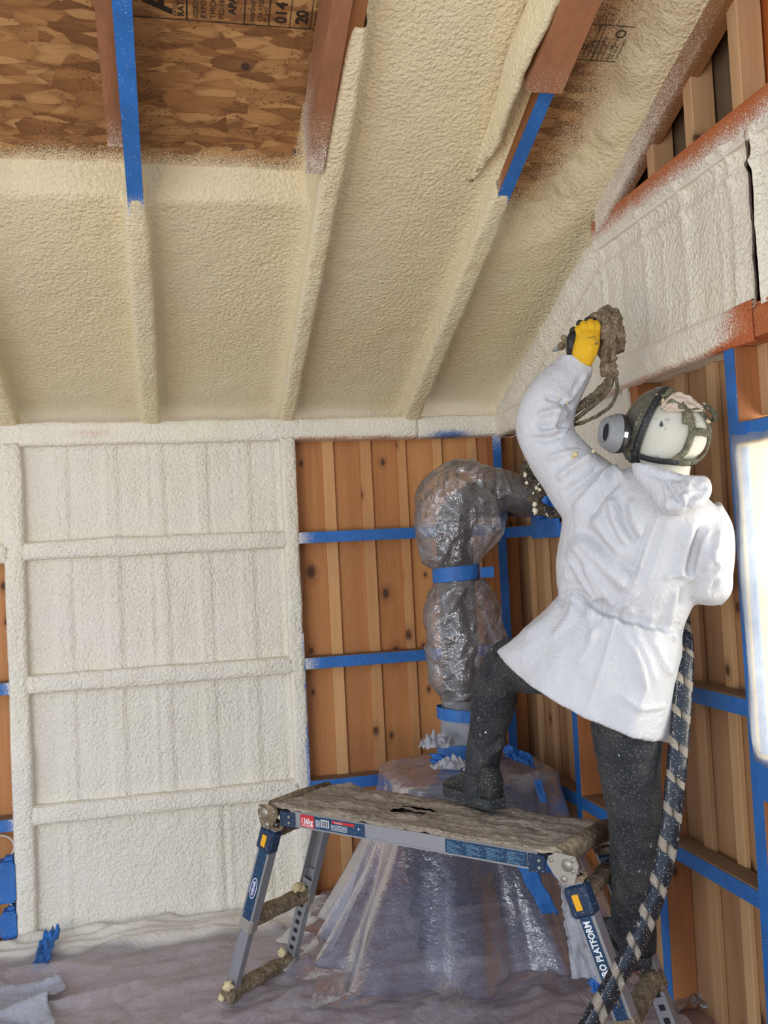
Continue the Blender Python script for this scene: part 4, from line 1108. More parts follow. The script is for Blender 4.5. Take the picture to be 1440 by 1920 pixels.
def leg(side, end):
    y = -.006 if side == 0 else WD_-.038
    yo = -.014 if side == 0 else .014
    if end == 0: top = P3(.012, y+.02, HD-.045); bot = P3(-.238, y+.02+yo, .035)
    elif side == 0: top = P3(LD+.022, y+.02, HD-.045); bot = P3(LD+.275, y+.02+yo, .035)
    else: top = P3(LD-.010, y+.015, HD-.045); bot = P3(LD+.225, y+.015, .035)
    d = nrm(bot-top); L = np.linalg.norm(bot-top)
    lg = MB()
    up_ = (1, 0, 0)
    def pt(t): return top+(bot-top)*t
    # upper sleeve: channel (web + flanges)
    a_, b_ = pt(.0), pt(.56)
    sd = nrm(np.cross(d, np.array([0, 1., 0])))  # roughly along +-x
    fy = -1 if side == 0 else 1
    lg.beam(a_+P3(0, fy*.018, 0), b_+P3(0, fy*.018, 0), .004, .056, up=sd, bev=.001)
    lg.beam(a_+sd*.026, b_+sd*.026, .040, .004, up=sd, bev=.001)
    lg.beam(a_-sd*.026, b_-sd*.026, .040, .004, up=sd, bev=.001)
    o = lg.build('leg', M['alu'], pf)
    ex = MB()
    a2, b2 = pt(.42), pt(1.0)
    ex.beam(a2+P3(0, fy*.010, 0), b2+P3(0, fy*.010, 0), .004, .044, up=sd, bev=.001)
    ex.beam(a2+sd*.021, b2+sd*.021, .028, .004, up=sd, bev=.001)
    ex.beam(a2-sd*.021, b2-sd*.021, .028, .004, up=sd, bev=.001)
    ex.build('leg_extension', M['alu'], o)
    if side == 1:                           # square adjustment holes read on the inner web of the far legs
        hm = MB()
        for k in range(9):
            q = pt(.52+.052*k)+P3(0, -.006+0*fy, 0)
            hm.beam(q-d*.008+P3(0, fy*.010-.0, 0), q+d*.008+P3(0, fy*.010, 0), .006, .016, up=sd)
        hm.build('adjustment_holes', M['dark'], o)
        wm = MB(); wm.beam(pt(.47)+P3(0, -.012, 0), pt(1.)+P3(0, -.012, 0), .003, .046, up=sd); 
        wm.build('perforated_web', M['alu'], o)
        hm = MB()
        for k in range(9):
            q = pt(.52+.052*k)+P3(0, -.0142, 0); hm.beam(q-d*.008, q+d*.008, .002, .018, up=sd)
        hm.build('adjustment_holes', M['dark'], o)
    # sticker
    if side == 0:
        k_ = MB(); k_.beam(pt(.16)+P3(0, -.0215, 0), pt(.54)+P3(0, -.0215, 0), .002, .036, up=sd); sk = k_.build('leg_label', M['navylabel'], o)
        nx = -d; ny = nrm(np.cross(P3(0, -1, 0), nx))
        # text reads upward along the leg; letters' tops to the left
        ny = np.cross(P3(0, -1., 0), nx)
        if end == 1:
            stamp([(T, 'PRO PLATFORM', 0, 0, .029, .74, .03)], pt(.395)+P3(0, -.0232, 0)-ny*.010, nx, ny, M['white'], sk, name='printed_text')
            stamp([(T, 'UNIVERSAL', 0, 0, .010), (T, 'PROFI', .008, .012, .010)], pt(.49)+P3(0, -.0232, 0)-ny*.010, nx, ny, M['gold'], sk, name='printed_text')
        else:
            ring = [pt(.37)+P3(0, -.0232, 0)+nx*.040*math.cos(a)+ny*.0145*math.sin(a) for a in lin(0, math.tau, .25)[:-1]]
            mesh_obj('badge', ring, [tuple(range(len(ring)))], M['white'], sk, False)
            ring = [pt(.37)+P3(0, -.0236, 0)+nx*.037*math.cos(a)+ny*.012*math.sin(a) for a in lin(0, math.tau, .25)[:-1]]
            mesh_obj('badge_field', ring, [tuple(range(len(ring)))], mk_plain('badge_blue', srgb(40, 50, 110), .4), sk, False)
            stamp([(T, 'WERNER', 0, 0, .0145, .95, .03)], pt(.37)+P3(0, -.0240, 0)-nx*.0275-ny*.005, nx, ny, M['white'], sk, name='printed_text')
    # foot
    ft = MB(); ft.beam(pt(.93), pt(1.0)+d*.035, .052, .064, up=sd, bev=.008)
    f_ = ft.build('foot', M['crust'], o, True) if True else None
    f_.data.polygons.foreach_set('use_smooth', [False]*len(f_.data.polygons))
    # lock housing with yellow insert
    hs = MB(); hs.beam(pt(.045)+P3(0, -fy*.0+fy*.006, 0), pt(.165)+P3(0, fy*.006, 0), .050, .070, up=sd, bev=.008); h_ = hs.build('lock_housing', M['navy'], o)
    yi = MB(); q0, q1 = pt(.075), pt(.135); yi.beam(q0+P3(0, fy*.033, 0), q1+P3(0, fy*.033, 0), .004, .020, up=sd, bev=.001); yi.build('yellow_insert', M['yellow'], h_)
    cr_ = MB(); cr_.beam(pt(.0)+sd*0+P3(0, 0, 0), pt(.05), .048, .075, up=sd, bev=.012); o3 = cr_.build('crusted_knuckle', M['crust'], o, True)
    return pt, sd, d, o
LG = {}
for e in (0, 1):
    for s_ in (0, 1): LG[e, s_] = leg(s_, e)
# hinge plates on the near side
def hinge(cx_, sgn):
    V = []; pts = [(-.045, .02), (-.02, .034), (.035, .030), (.045, .005), (.03, -.045), (-.005, -.052), (-.03, -.03), (-.05, .0)]
    r0 = [P3(cx_+sgn*x, -.012, HD-.022+z) for x, z in pts]; r1 = [p+P3(0, -.006, 0) for p in r0]
    V, F = loft([r0, r1]); h = mesh_obj('hinge_plate', V, F, M['steel'], pf, False)
    for x, z, r in ((-.035, .012, .006), (.03, .02, .006), (.03, -.01, .006), (0, -.035, .010), (.012, .004, .018)):
        MB().tube([P3(cx_+sgn*x, -.018, HD-.022+z), P3(cx_+sgn*x, -.022 if r < .015 else -.0195, HD-.022+z)], r, 14).build('rivet', M['steel'], h, True)
    return h
hinge(LD+.012, 1); h0 = hinge(.005, -1)
h0.data.materials[0] = M['crust']
for s0, s1 in ((.055, .125), (LD-.105, LD-.05)):
    b_ = MB().box(s0, s1, -.009, -.003, HD-.058, HD-.006, bev=.004).build('rail_bracket', M['navy'], pf)
    for k in (0, 1): MB().tube([P3((s0+s1)/2+.01-.0*k, -.012, HD-.022-.02*k), P3((s0+s1)/2+.01, -.009, HD-.022-.02*k)], .005, 10).build('screw', M['steel'], b_, True)
def rung(e, t, w, h, mat, name='rung', seed=1, dy=0.):
    a = LG[e, 0][0](t); b = LG[e, 1][0](t); sd = LG[e, 0][1]
    n = 30; rings = []
    for i in range(n+1):
        c = a+(b-a)*i/n; ring = []
        for k in range(14):
            an = math.tau*k/14; q = c+P3(math.copysign(abs(math.cos(an))**.55, math.cos(an))*w, 0, math.copysign(abs(math.sin(an))**.55, math.sin(an))*h*.85)
            q = q+P3(math.cos(an), 0, math.sin(an))*.006*(1.2 if math.sin(an) > 0 else .4)*(n3(q[0]*22, q[1]*22, q[2]*22+seed)+.5*n3(q[0]*60, q[1]*60, seed))
            ring.append(q)
        rings.append(ring)
    V, F = loft(rings); return mesh_obj(name, V, F, mat, pf, True)
rung(0, .56, .028, .030, M['crust'], seed=1); rung(0, .965, .030, .024, M['crust'], seed=2)
rung(1, .56, .028, .030, M['crust'], seed=3); rung(1, .965, .030, .024, M['crust'], seed=4)
rung(0, .08, .018, .018, M['crust'], 'cross_tube', 5); rung(1, .10, .024, .024, M['crust'], 'cross_tube', 6)
for e, t in ((0, .56), (1, .56)):
    for s_ in (0, 1):
        pt, sd, d, o = LG[e, s_]; MB().beam(pt(t-.03), pt(t+.055), .046, .062, up=sd, bev=.008).build('rung_bracket', M['steel'] if e == 0 else M['crust'], o)
# hardened foam drips on foot and rungs
rr = random.Random(4)
def blob(name, c, r, mat, parent, seed, n=10):
    V = []; F = []
    for i in range(n+1):
        for k in range(n):
            th = math.pi*i/n; ph = math.tau*k/n
            dv = np.array([math.sin(th)*math.cos(ph), math.sin(th)*math.sin(ph), math.cos(th)])
            V.append(np.array(c)+dv*r*(.95+.75*n3(*(dv*1.5+seed*3.3))))
    for i in range(n):
        for k in range(n): F.append((i*n+k, (i+1)*n+k, (i+1)*n+(k+1) % n, i*n+(k+1) % n))
    return mesh_obj(name, V, F, mat, parent, True)
for q, r in ((LG[0, 0][0](.94)+P3(.01, -.03, .02), .018), (LG[0, 0][0](1.0)+P3(-.01, -.03, .01), .014), (LG[0, 1][0](.95)+P3(.0, -.05, .03), .018), (LG[0, 1][0](.55)+P3(0, -.03, .02), .022), (LG[0, 1][0](.52)+P3(0, -.06, .015), .016)):
    blob('foam_drip', q, r, M['lump'], pf, rr.random()*9)
# ------------------------------------------------------------------ the worker
def remesh(parts, voxel=.011, smooth=6, fac=.6):
    mb = MB()
    for V, F in parts: mb.add(V, F)
    me = bpy.data.meshes.new('tmp'); me.from_pydata([tuple(map(float, v)) for v in mb.V], [], [tuple(f) for f in mb.F]); me.update()
    o = bpy.data.objects.new('tmp', me); COL.objects.link(o)
    m1 = o.modifiers.new('r', 'REMESH'); m1.mode = 'VOXEL'; m1.voxel_size = voxel
    if smooth: m2 = o.modifiers.new('s', 'SMOOTH'); m2.factor = fac; m2.iterations = smooth
    dg = bpy.context.evaluated_depsgraph_get(); me2 = bpy.data.meshes.new_from_object(o.evaluated_get(dg))
    bpy.data.objects.remove(o); return me2
def project(P):
    d = P-CAM; z = d@FW; return 720+FPX*(d@RT)/z, 960-FPX*(d@UP)/z, z
def relief(me, folds, noise_fn=None):
    n = len(me.vertices); co = np.empty(n*3); me.vertices.foreach_get('co', co); co = co.reshape(-1, 3)
    no = np.array([v.normal[:] for v in me.vertices])
    d = co-CAM; z = d@FW; px = 720+FPX*(d@RT)/z; py = 960-FPX*(d@UP)/z
    face = np.einsum('ij,ij->i', no, -d/np.linalg.norm(d, axis=1)[:, None]) > -.05
    disp = np.zeros(n)
    for pts, w, amp in folds:
        pts = np.array(pts, float); best = np.full(n, 1e9); tt = np.zeros(n); L = len(pts)-1
        for i in range(L):
            a, b = pts[i], pts[i+1]; e = b-a; q = np.clip(((px-a[0])*e[0]+(py-a[1])*e[1])/(e@e), 0, 1)
            dd = np.hypot(px-a[0]-e[0]*q, py-a[1]-e[1]*q); m_ = dd < best; best[m_] = dd[m_]; tt[m_] = (i+q[m_])/L
        k = amp*np.exp(-(best/w)**2)*np.clip(np.minimum(tt, 1-tt)*6, .12, 1)
        disp += np.where(face, k, 0)
    if noise_fn: disp += np.array([noise_fn(c) for c in co])
    co = co+no*disp[:, None]; me.vertices.foreach_set('co', co.ravel()); me.update()
def as_obj(me, name, mat, parent, attrs=None):
    me.materials.clear(); me.materials.append(mat); me.polygons.foreach_set('use_smooth', [True]*len(me.polygons))
    me.name = name; o = bpy.data.objects.new(name, me); COL.objects.link(o)
    off = Vector(parent.location) if parent.parent is None else Vector(parent.location)+Vector(parent.parent.location)
    for v in me.vertices: v.co -= off
    o.parent = parent; return o
def ring(L, dL, R, dR, b, n=44, ex=2.2, bl=0.):
    A = D(*L, dL); B = D(*R, dR); c = (A+B)/2; a = (B-A)/2
    f = np.array([FW[0], FW[1], 0]); f = nrm(f-nrm(a)*(f@nrm(a)))
    out = []
    for k in range(n):
        t = math.tau*k/n; cs, sn = math.cos(t), math.sin(t)
        out.append(c+a*math.copysign(abs(cs)**(2/ex), cs)+f*b*math.copysign(abs(sn)**(2/ex), sn)+np.array([0, 0, bl*sn]))
    return out
def dens(rs, n=4):
    A = [np.array(r).ravel() for r in rs]; return [list(a.reshape(-1, 3)) for a in spline(A, n)]
BASE = D(1198, 1818, 2.78)
pe = empty('person', tuple(BASE)); tag(pe, 'worker in white hooded coverall reaching up to spray, left foot on the platform', 'person')

def mk_tyvek():
    t = NT('white_coverall_fabric')
    w = t.noise(t.map((1, 1, .5)), 16, 5, .62, 1.8); w2 = t.noise(t.map((1, 1, .6)), 42, 3, .5, 2.5)
    h = t.math('ADD', t.math('ABSOLUTE', t.math('SUBTRACT', w, .5)), t.math('MULTIPLY', t.math('ABSOLUTE', t.math('SUBTRACT', w2, .5)), .4))
    fine = t.noise(scale=420, det=1)
    h = t.math('ADD', h, t.math('MULTIPLY', fine, .02))
    c = dusty(t, srgb(204, 204, 206), .35, 150, srgb(238, 230, 190))
    return t.fin(c, .6, t.bump(h, .45, .035), Subsurface_Weight=.05, Subsurface_Radius=(.02, .02, .02), Subsurface_Scale=.5)
M['tyvek'] = mk_tyvek()
def mk_denim():
    t = NT('dusty_black_denim')
    n = t.noise(scale=7, det=5, rough=.6); f = t.noise(t.map((1, 1, .4)), 160, 2)
    c = t.mix(t.rng(n, .42, .70), srgb(26, 30, 37), srgb(66, 66, 64))
    c = t.mix(t.rng(f, .3, .7, 0, .25), c, srgb(74, 74, 72))
    c = dusty(t, c, .8, 300, srgb(190, 184, 168)); c = dusty(t, c, .10, 60, srgb(232, 230, 214))
    w = t.noise(t.map((1, 1, .55)), 15, 4, .6, 1.6)
    return t.fin(c, .9, t.bump(t.math('ADD', t.math('ABSOLUTE', t.math('SUBTRACT', w, .5)), t.math('MULTIPLY', f, .05)), .45, .03))
M['denim'] = mk_denim()
M['boot'] = mk_plain('dusty_black_leather', srgb(38, 38, 38), .7, dust=.9, bumpk=.25)
M['sole'] = mk_plain('rubber_sole', srgb(48, 50, 52), .8, dust=.8)
M['skin'] = mk_plain('skin', srgb(196, 150, 122), .55)

# --- body (under the clothes): one skinned surface
def skin_body():
    J = {'pelvis': (1130, 1250, 2.78, .11), 'waist': (1165, 1130, 2.76, .10), 'chest': (1205, 1020, 2.76, .12), 'neck': (1232, 915, 2.74, .052), 'head': (1252, 835, 2.72, .070), 'crown': (1262, 775, 2.71, .060),
         'lsh': (1105, 945, 2.80, .055), 'lel': (1010, 800, 2.80, .042), 'lwr': (1085, 680, 2.82, .028), 'lhand': (1095, 645, 2.83, .030),
         'rsh': (1325, 985, 2.65, .055), 'rel': (1335, 1105, 2.68, .040), 'rwr': (1290, 1120, 2.88, .028),
         'lhip': (1085, 1275, 2.82, .085), 'lkn': (945, 1250, 3.04, .058), 'lan': (905, 1470, 3.13, .036), 'lft': (868, 1490, 3.24, .026),
         'rhip': (1175, 1290, 2.74, .085), 'rkn': (1190, 1555, 2.72, .055), 'ran': (1195, 1770, 2.79, .036), 'rft': (1186, 1800, 2.96, .026)}
    E = [('pelvis', 'waist'), ('waist', 'chest'), ('chest', 'neck'), ('neck', 'head'), ('head', 'crown'), ('chest', 'lsh'), ('lsh', 'lel'), ('lel', 'lwr'), ('lwr', 'lhand'), ('chest', 'rsh'), ('rsh', 'rel'), ('rel', 'rwr'),
         ('pelvis', 'lhip'), ('lhip', 'lkn'), ('lkn', 'lan'), ('lan', 'lft'), ('pelvis', 'rhip'), ('rhip', 'rkn'), ('rkn', 'ran'), ('ran', 'rft')]
    ks = list(J); me = bpy.data.meshes.new('b')
    me.from_pydata([tuple(D(*J[k][:3])) for k in ks], [(ks.index(a), ks.index(b)) for a, b in E], [])
    o = bpy.data.objects.new('b', me); COL.objects.link(o); md = o.modifiers.new('k', 'SKIN')
    for i, k in enumerate(ks):
        me.skin_vertices[0].data[i].radius = (J[k][3]*.85, J[k][3]*.85); me.skin_vertices[0].data[i].use_root = (k == 'pelvis')
    s2 = o.modifiers.new('s', 'SUBSURF'); s2.levels = 2
    dg = bpy.context.evaluated_depsgraph_get(); r = bpy.data.meshes.new_from_object(o.evaluated_get(dg)); bpy.data.objects.remove(o); return r
as_obj(skin_body(), 'body', M['skin'], pe)

# --- smock
TOR = [((1176, 880), 2.74, (1296, 905), 2.70, .075), ((1135, 892), 2.76, (1322, 932), 2.68, .10), ((1085, 915), 2.80, (1350, 962), 2.65, .125), ((1062, 960), 2.82, (1354, 1000), 2.64, .145),
       ((1054, 1010), 2.83, (1338, 1050), 2.66, .15), ((1046, 1060), 2.83, (1316, 1100), 2.67, .15), ((1047, 1095), 2.82, (1296, 1142), 2.69, .14), ((1050, 1118), 2.82, (1284, 1172), 2.70, .13),
       ((1020, 1150), 2.83, (1280, 1200), 2.70, .15), ((980, 1180), 2.86, (1277, 1235), 2.70, .175), ((955, 1200), 2.90, (1270, 1280), 2.70, .195), ((942, 1212), 2.93, (1260, 1330), 2.69, .205), ((938, 1222), 2.94, (1247, 1386), 2.68, .205)]
tr = dens([ring(a, b, c, d, e, 56, 2.3) for a, b, c, d, e in TOR], 5)
# hem waves and dip
for i, r in enumerate(tr):
    f = max(0, i/len(tr)-.62)/.38
    for k in range(len(r)):
        t = math.tau*k/len(r)
        c = sum(r)/len(r) if k == 0 else c
        r[k] = c+(r[k]-c)*(1+f*.035*math.sin(t*7+1)+f*.02*math.sin(t*13))
        if f > 0 and math.sin(t) < 0: r[k] = r[k]+np.array([0, 0, -.055*f*abs(math.sin(t))*(1 if math.cos(t) > -.6 else .4)])
SL = [((1075, 1000), 2.82, (1165, 880), 2.74, .105), ((1048, 960), 2.82, (1150, 868), 2.76, .10), ((1014, 910), 2.82, (1112, 838), 2.78, .088), ((984, 858), 2.82, (1083, 815), 2.79, .080), ((965, 802), 2.81, (1074, 800), 2.80, .076),
      ((978, 748), 2.81, (1078, 768), 2.80, .070), ((1008, 706), 2.82, (1094, 738), 2.81, .064), ((1040, 676), 2.83, (1110, 702), 2.82, .052), ((1050, 664), 2.83, (1111, 683), 2.82, .048)]
lsl = dens([ring(a, b, c, d, e, 36, 2.1) for a, b, c, d, e in SL], 5)
SR = [((1270, 990), 2.72, (1352, 945), 2.66, .10), ((1290, 1020), 2.68, (1372, 985), 2.62, .095), ((1298, 1055), 2.66, (1379, 1025), 2.61, .088), ((1300, 1090), 2.67, (1375, 1075), 2.62, .080), ((1300, 1120), 2.69, (1368, 1112), 2.64, .070), ((1300, 1130), 2.74, (1352, 1134), 2.70, .060)]
rsl = dens([ring(a, b, c, d, e, 36, 2.1) for a, b, c, d, e in SR], 5)
SR2 = [((1305, 1075), 2.68, (1372, 1100), 2.66, .06), ((1290, 1085), 2.78, (1345, 1130), 2.76, .06), ((1262, 1080), 2.90, (1306, 1128), 2.90, .05)]
rs2 = dens([ring(a, b, c, d, e, 30, 2.1) for a, b, c, d, e in SR2], 5)
smo = remesh([loft(tr), loft(lsl), loft(rsl), loft(rs2)], .0062, 7, .6)
folds = [([(1232, 965), (1190, 1095), (1158, 1150), (1128, 1250), (1096, 1338)], 3.5, .006),
         ([(1222, 970), (1182, 1092)], 6, -.006), ([(1242, 975), (1200, 1092)], 7, -.004),
         # waist gather
         ([(1048, 1088), (1090, 1112), (1120, 1138), (1160, 1155), (1215, 1172), (1285, 1182)], 9, -.015),
         ([(1045, 1100), (1088, 1124), (1118, 1150), (1158, 1168), (1215, 1186), (1282, 1194)], 7, .007),
         # pulls from the lifted arm down the back
         ([(1078, 1000), (1130, 1060), (1185, 1110)], 12, .014), ([(1068, 1010), (1110, 1070), (1150, 1140)], 9, .011), ([(1062, 1030), (1090, 1090), (1125, 1140)], 7, .010),
         ([(1090, 985), (1150, 1040), (1200, 1080)], 9, -.012), ([(1056, 1040), (1074, 1090), (1100, 1118)], 6, -.008), ([(1110, 960), (1140, 1010), (1170, 1070)], 12, .012),
         ([(1145, 930), (1150, 970), (1180, 1030)], 9, .012), ([(1165, 935), (1172, 985), (1195, 1020)], 7, -.010), ([(1180, 930), (1190, 975), (1205, 1010)], 8, .009),
         ([(1300, 975), (1285, 1030), (1270, 1090)], 10, .010), ([(1330, 985), (1318, 1040), (1300, 1090)], 8, .010), ([(1315, 980), (1300, 1035), (1285, 1085)], 7, -.010), ([(1350, 990), (1345, 1030), (1320, 1075)], 6, .008),
         ([(1240, 1085), (1275, 1075), (1305, 1090)], 6, .007), ([(1270, 1100), (1262, 1135), (1255, 1165)], 6, .007), ([(1282, 1100), (1274, 1140)], 5, -.006),
         ([(1200, 1105), (1170, 1135), (1150, 1155)], 5, .008), ([(1095, 1060), (1128, 1128)], 5, .006), ([(1075, 1060), (1100, 1120)], 5, -.006),
         # skirt
         ([(1130, 1160), (1105, 1215), (1080, 1250)], 9, .006), ([(1100, 1130), (1110, 1185), (1105, 1210)], 7, .007), ([(1160, 1170), (1190, 1230), (1215, 1300)], 8, .006), ([(1185, 1180), (1215, 1235), (1232, 1290)], 8, .006),
         ([(1215, 1185), (1245, 1240), (1262, 1270)], 8, .006), ([(1060, 1120), (1020, 1165), (975, 1195)], 10, .006), ([(1085, 1125), (1060, 1170), (1030, 1200)], 7, .005), ([(1160, 1300), (1200, 1330), (1250, 1325)], 5, .005), ([(1180, 1200), (1205, 1250), (1210, 1300), (1190, 1350)], 5, .005),
         # left sleeve wrinkles
         ([(1018, 742), (1050, 752), (1075, 768)], 5, -.012), ([(1005, 780), (1040, 770), (1068, 778)], 6, .010), ([(1005, 800), (1035, 800), (1068, 797)], 5, -.010), ([(1010, 812), (1045, 808), (1070, 806)], 4, .009), ([(990, 822), (1025, 825), (1060, 812)], 5, -.010),
         ([(1045, 755), (1042, 790), (1040, 812)], 4, .007), ([(1105, 695), (1075, 740), (1050, 770)], 4, .006), ([(1095, 705), (1068, 745)], 5, -.007), ([(1020, 860), (1060, 850), (1090, 845)], 6, .008), ([(1040, 900), (1080, 870), (1110, 850)], 7, .009), ([(1055, 930), (1095, 900), (1130, 870)], 7, -.009),
         ([(1075, 960), (1110, 920), (1148, 885)], 9, .010), ([(1100, 980), (1130, 930), (1165, 895)], 7, -.010), ([(1120, 900), (1150, 880), (1170, 900)], 6, .012),
         ([(1330, 1020), (1350, 1060), (1345, 1100)], 6, .006), ([(1375, 1040), (1350, 1075), (1330, 1120)], 5, -.006)]
# gather pleats under the waist line
for k in range(13):
    x = 1060+k*18; y = 1112+ (x-1060)*.30; folds.append(([(x, y-12), (x-2, y+2), (x+ (k-5)*1.6, y+34)], 4, .006*(1 if k % 2 else -.8)))
folds = [(p, w, a*1.55) for p, w, a in folds]
relief(smo, folds, lambda c: .008*n3(c[0]*7, c[1]*7, c[2]*4.5)+.003*(abs(n3(c[0]*13, c[1]*13, c[2]*7))*2-.5))
sm = as_obj(smo, 'coverall', M['tyvek'], pe); sm['label'] = 'white disposable coverall smock with gathered waist'

# hood lying on the back
HD_ = [((1183, 866), 2.66, (1250, 880), 2.66), ((1186, 882), 2.655, (1290, 893), 2.62), ((1192, 898), 2.65, (1322, 893), 2.60), ((1206, 916), 2.64, (1334, 908), 2.575), ((1222, 934), 2.63, (1334, 928), 2.57), ((1234, 952), 2.62, (1318, 948), 2.57), ((1243, 966), 2.63, (1278, 968), 2.60)]
rg = []
for i, (a, b, c, d) in enumerate(HD_): rg.append(ring(a, b-.075, c, d-.075, .045 if i < len(HD_)-1 else .03, 32, 2.0))
hm_ = remesh([loft(dens(rg, 4))], .006, 4)
relief(hm_, [([(1250, 900), (1262, 925), (1285, 950)], 5, -.012), ([(1262, 900), (1280, 930), (1286, 955)], 4, .009), ([(1290, 905), (1288, 925), (1275, 945)], 5, .008), ([(1300, 900), (1310, 915), (1330, 915)], 6, -.010), ([(1285, 960), (1300, 930), (1325, 925)], 4, -.008), ([(1200, 880), (1240, 895), (1290, 897)], 6, -.010),
              ([(1245, 905), (1255, 935), (1250, 960)], 5, .010), ([(1270, 935), (1300, 925)], 4, .008)], lambda c: .004*n3(c[0]*22, c[1]*22, c[2]*22))
hc = as_obj(hm_, 'coverall_hood', M['tyvek'], pe); hc['label'] = 'crumpled white hood folded down on the back'
# collar stand around the neck
cr_ = [ring((1180, 862), 2.70, (1268, 905), 2.66, .075, 36), ring((1176, 880), 2.72, (1290, 915), 2.66, .09, 36)]
# --- head: face, then knitted hood
HC = D(1254, 812, 2.70)
FD = nrm(-RT*.80+UP*.36+FW*.48)            # where the face points
HU = nrm(UP*.86+RT*.46 - FD*((UP*.86+RT*.46)@FD)); HS = np.cross(FD, HU)
def headpt(th, ph, k=1.):                  # th from crown, ph around, 0 = face
    v = np.array([math.sin(th)*math.cos(ph), math.sin(th)*math.sin(ph), math.cos(th)])
    r = np.array([.104, .086, .112])*k
    x, y, z = v*r
    if z < 0: x *= 1-.10*(-z/.12); y *= 1-.22*(-z/.12)**1.5
    if x < 0 and z < -.03: x *= 1-.35*((-z-.03)/.09)
    return HC+FD*x+HS*y+HU*z
def head_mesh():
    V = []; F = []; n, m_ = 36, 48
    for i in range(n+1):
        for k in range(m_):
            th = math.pi*i/n; ph = math.tau*k/m_-math.pi
            p = headpt(th, ph, .93)
            zz = math.cos(th)*.113
            # nose, eye sockets, mouth
            q = p
            e = .022*math.exp(-(ph/.16)**2-((zz+.012)/.020)**2)
            e -= .007*(math.exp(-((ph-.38)/.16)**2)+math.exp(-((ph+.38)/.16)**2))*math.exp(-((zz-.012)/.014)**2)
            e += .005*math.exp(-(ph/.25)**2-((zz+.052)/.008)**2)
            e += .005*(math.exp(-((abs(ph)-1.55)/.10)**2))*math.exp(-((zz+.005)/.028)**2)
            q = q+nrm(q-HC)*e; V.append(q)
    for i in range(n):
        for k in range(m_): F.append((i*m_+k, (i+1)*m_+k, (i+1)*m_+(k+1) % m_, i*m_+(k+1) % m_))
    return V, F
V, F = head_mesh(); me = bpy.data.meshes.new('head'); me.from_pydata([tuple(v) for v in V], [], F); me.update(); as_obj(me, 'head', M['skin'], pe)
def mk_knit():
    t = NT('ribbed_white_knit')
    s_ = t.sep(t.map((1, 1, 1), (0, .35, .3)))
    wv = t.N.new('ShaderNodeTexWave'); wv.inputs['Scale'].default_value = 95; wv.inputs['Distortion'].default_value = .6; wv.bands_direction = 'Z'; t.set(wv.inputs[0], t.map((1, 1, 1), (.3, .5, 0)))
    c = t.mix(t.rng(wv.outputs[1], 0, 1, 0, .35), srgb(226, 222, 206), srgb(170, 166, 150))
    n = t.noise(scale=26, det=3)
    c = t.mix(t.rng(n, .62, .72, 0, .6), c, srgb(126, 122, 112))
    return t.fin(c, .85, t.bump(wv.outputs[1], .5, .002))
M['knit'] = mk_knit()
V = []; F = []; n, m_ = 40, 56
for i in range(n+1):
    for k in range(m_): 
        p = headpt(math.pi*i/n, math.tau*k/m_-math.pi, 1.05); e = .004*n3(p[0]*12, p[1]*12, p[2]*12)
        V.append(p+nrm(p-HC)*e)
for i in range(n):
    for k in range(m_): F.append((i*m_+k, (i+1)*m_+k, (i+1)*m_+(k+1) % m_, i*m_+(k+1) % m_))
NK = dens([ring((1205, 850), 2.72, (1296, 868), 2.70, .070, 36), ring((1200, 880), 2.73, (1292, 895), 2.70, .072, 36), ring((1195, 915), 2.74, (1290, 925), 2.71, .078, 36)], 4)
hd = remesh([(V, F), loft(NK)], .0075, 5)
knit = as_obj(hd, 'knitted_hood', M['knit'], pe); knit['label'] = 'ribbed off-white head sock with a small ink mark'

# --- helper: ribbons lying on the head, aimed by ray
def hit_head(px, py, k=1.10):
    ax = np.array([FD, HS, HU]); r = np.array([.104, .086, .112])*k
    o_ = (ax@(CAM-HC))/r; v = D(px, py, 1.)-CAM; dv = (ax@v)/r
    a = dv@dv; b = 2*o_@dv; c = o_@o_-1; dd = b*b-4*a*c
    t = (-b-math.sqrt(dd))/(2*a) if dd > 0 else -b/(2*a)
    p = CAM+v*t; return p, nrm(p-HC)
def ribbon(pts, w, thick, mat, name, parent, k=1.10, n=7, wob=0.):
    P = [hit_head(x, y, k) for x, y in pts]
    C_ = spline([p for p, _ in P], n); N_ = spline([q for _, q in P], n)
    rings = []
    for i, (c, no) in enumerate(zip(C_, N_)):
        d = nrm(C_[min(i+1, len(C_)-1)]-C_[max(0, i-1)]); no = nrm(no-d*(no@d)); sd = np.cross(d, no)
        ww = w/2 if not hasattr(w, '__len__') else (w[0]+(w[1]-w[0])*i/(len(C_)-1))/2
        e = wob*n3(*(c*45)); c = c+no*e
        rings.append([c-sd*ww, c-sd*ww*.9+no*thick, c+sd*ww*.9+no*thick, c+sd*ww])
    V, F = loft(rings); o = mesh_obj(name, V, F, mat, None, True)
    off = Vector(pe.location)
    for v in o.data.vertices: v.co -= off
    o.parent = parent; return o
M['strap'] = mk_crust('crusted_strap', srgb(52, 52, 44), srgb(96, 94, 76), srgb(146, 140, 114), .9, .8)
M['rubber'] = mk_plain('black_rubber', srgb(38, 42, 42), .55, dust=.5, bumpk=.3)
M['lens'] = mk_plain('hazy_visor', srgb(92, 90, 80), .35, dust=.6, bumpk=.2)
M['canister'] = mk_plain('grey_cartridge', srgb(132, 134, 134), .5, dust=.3)
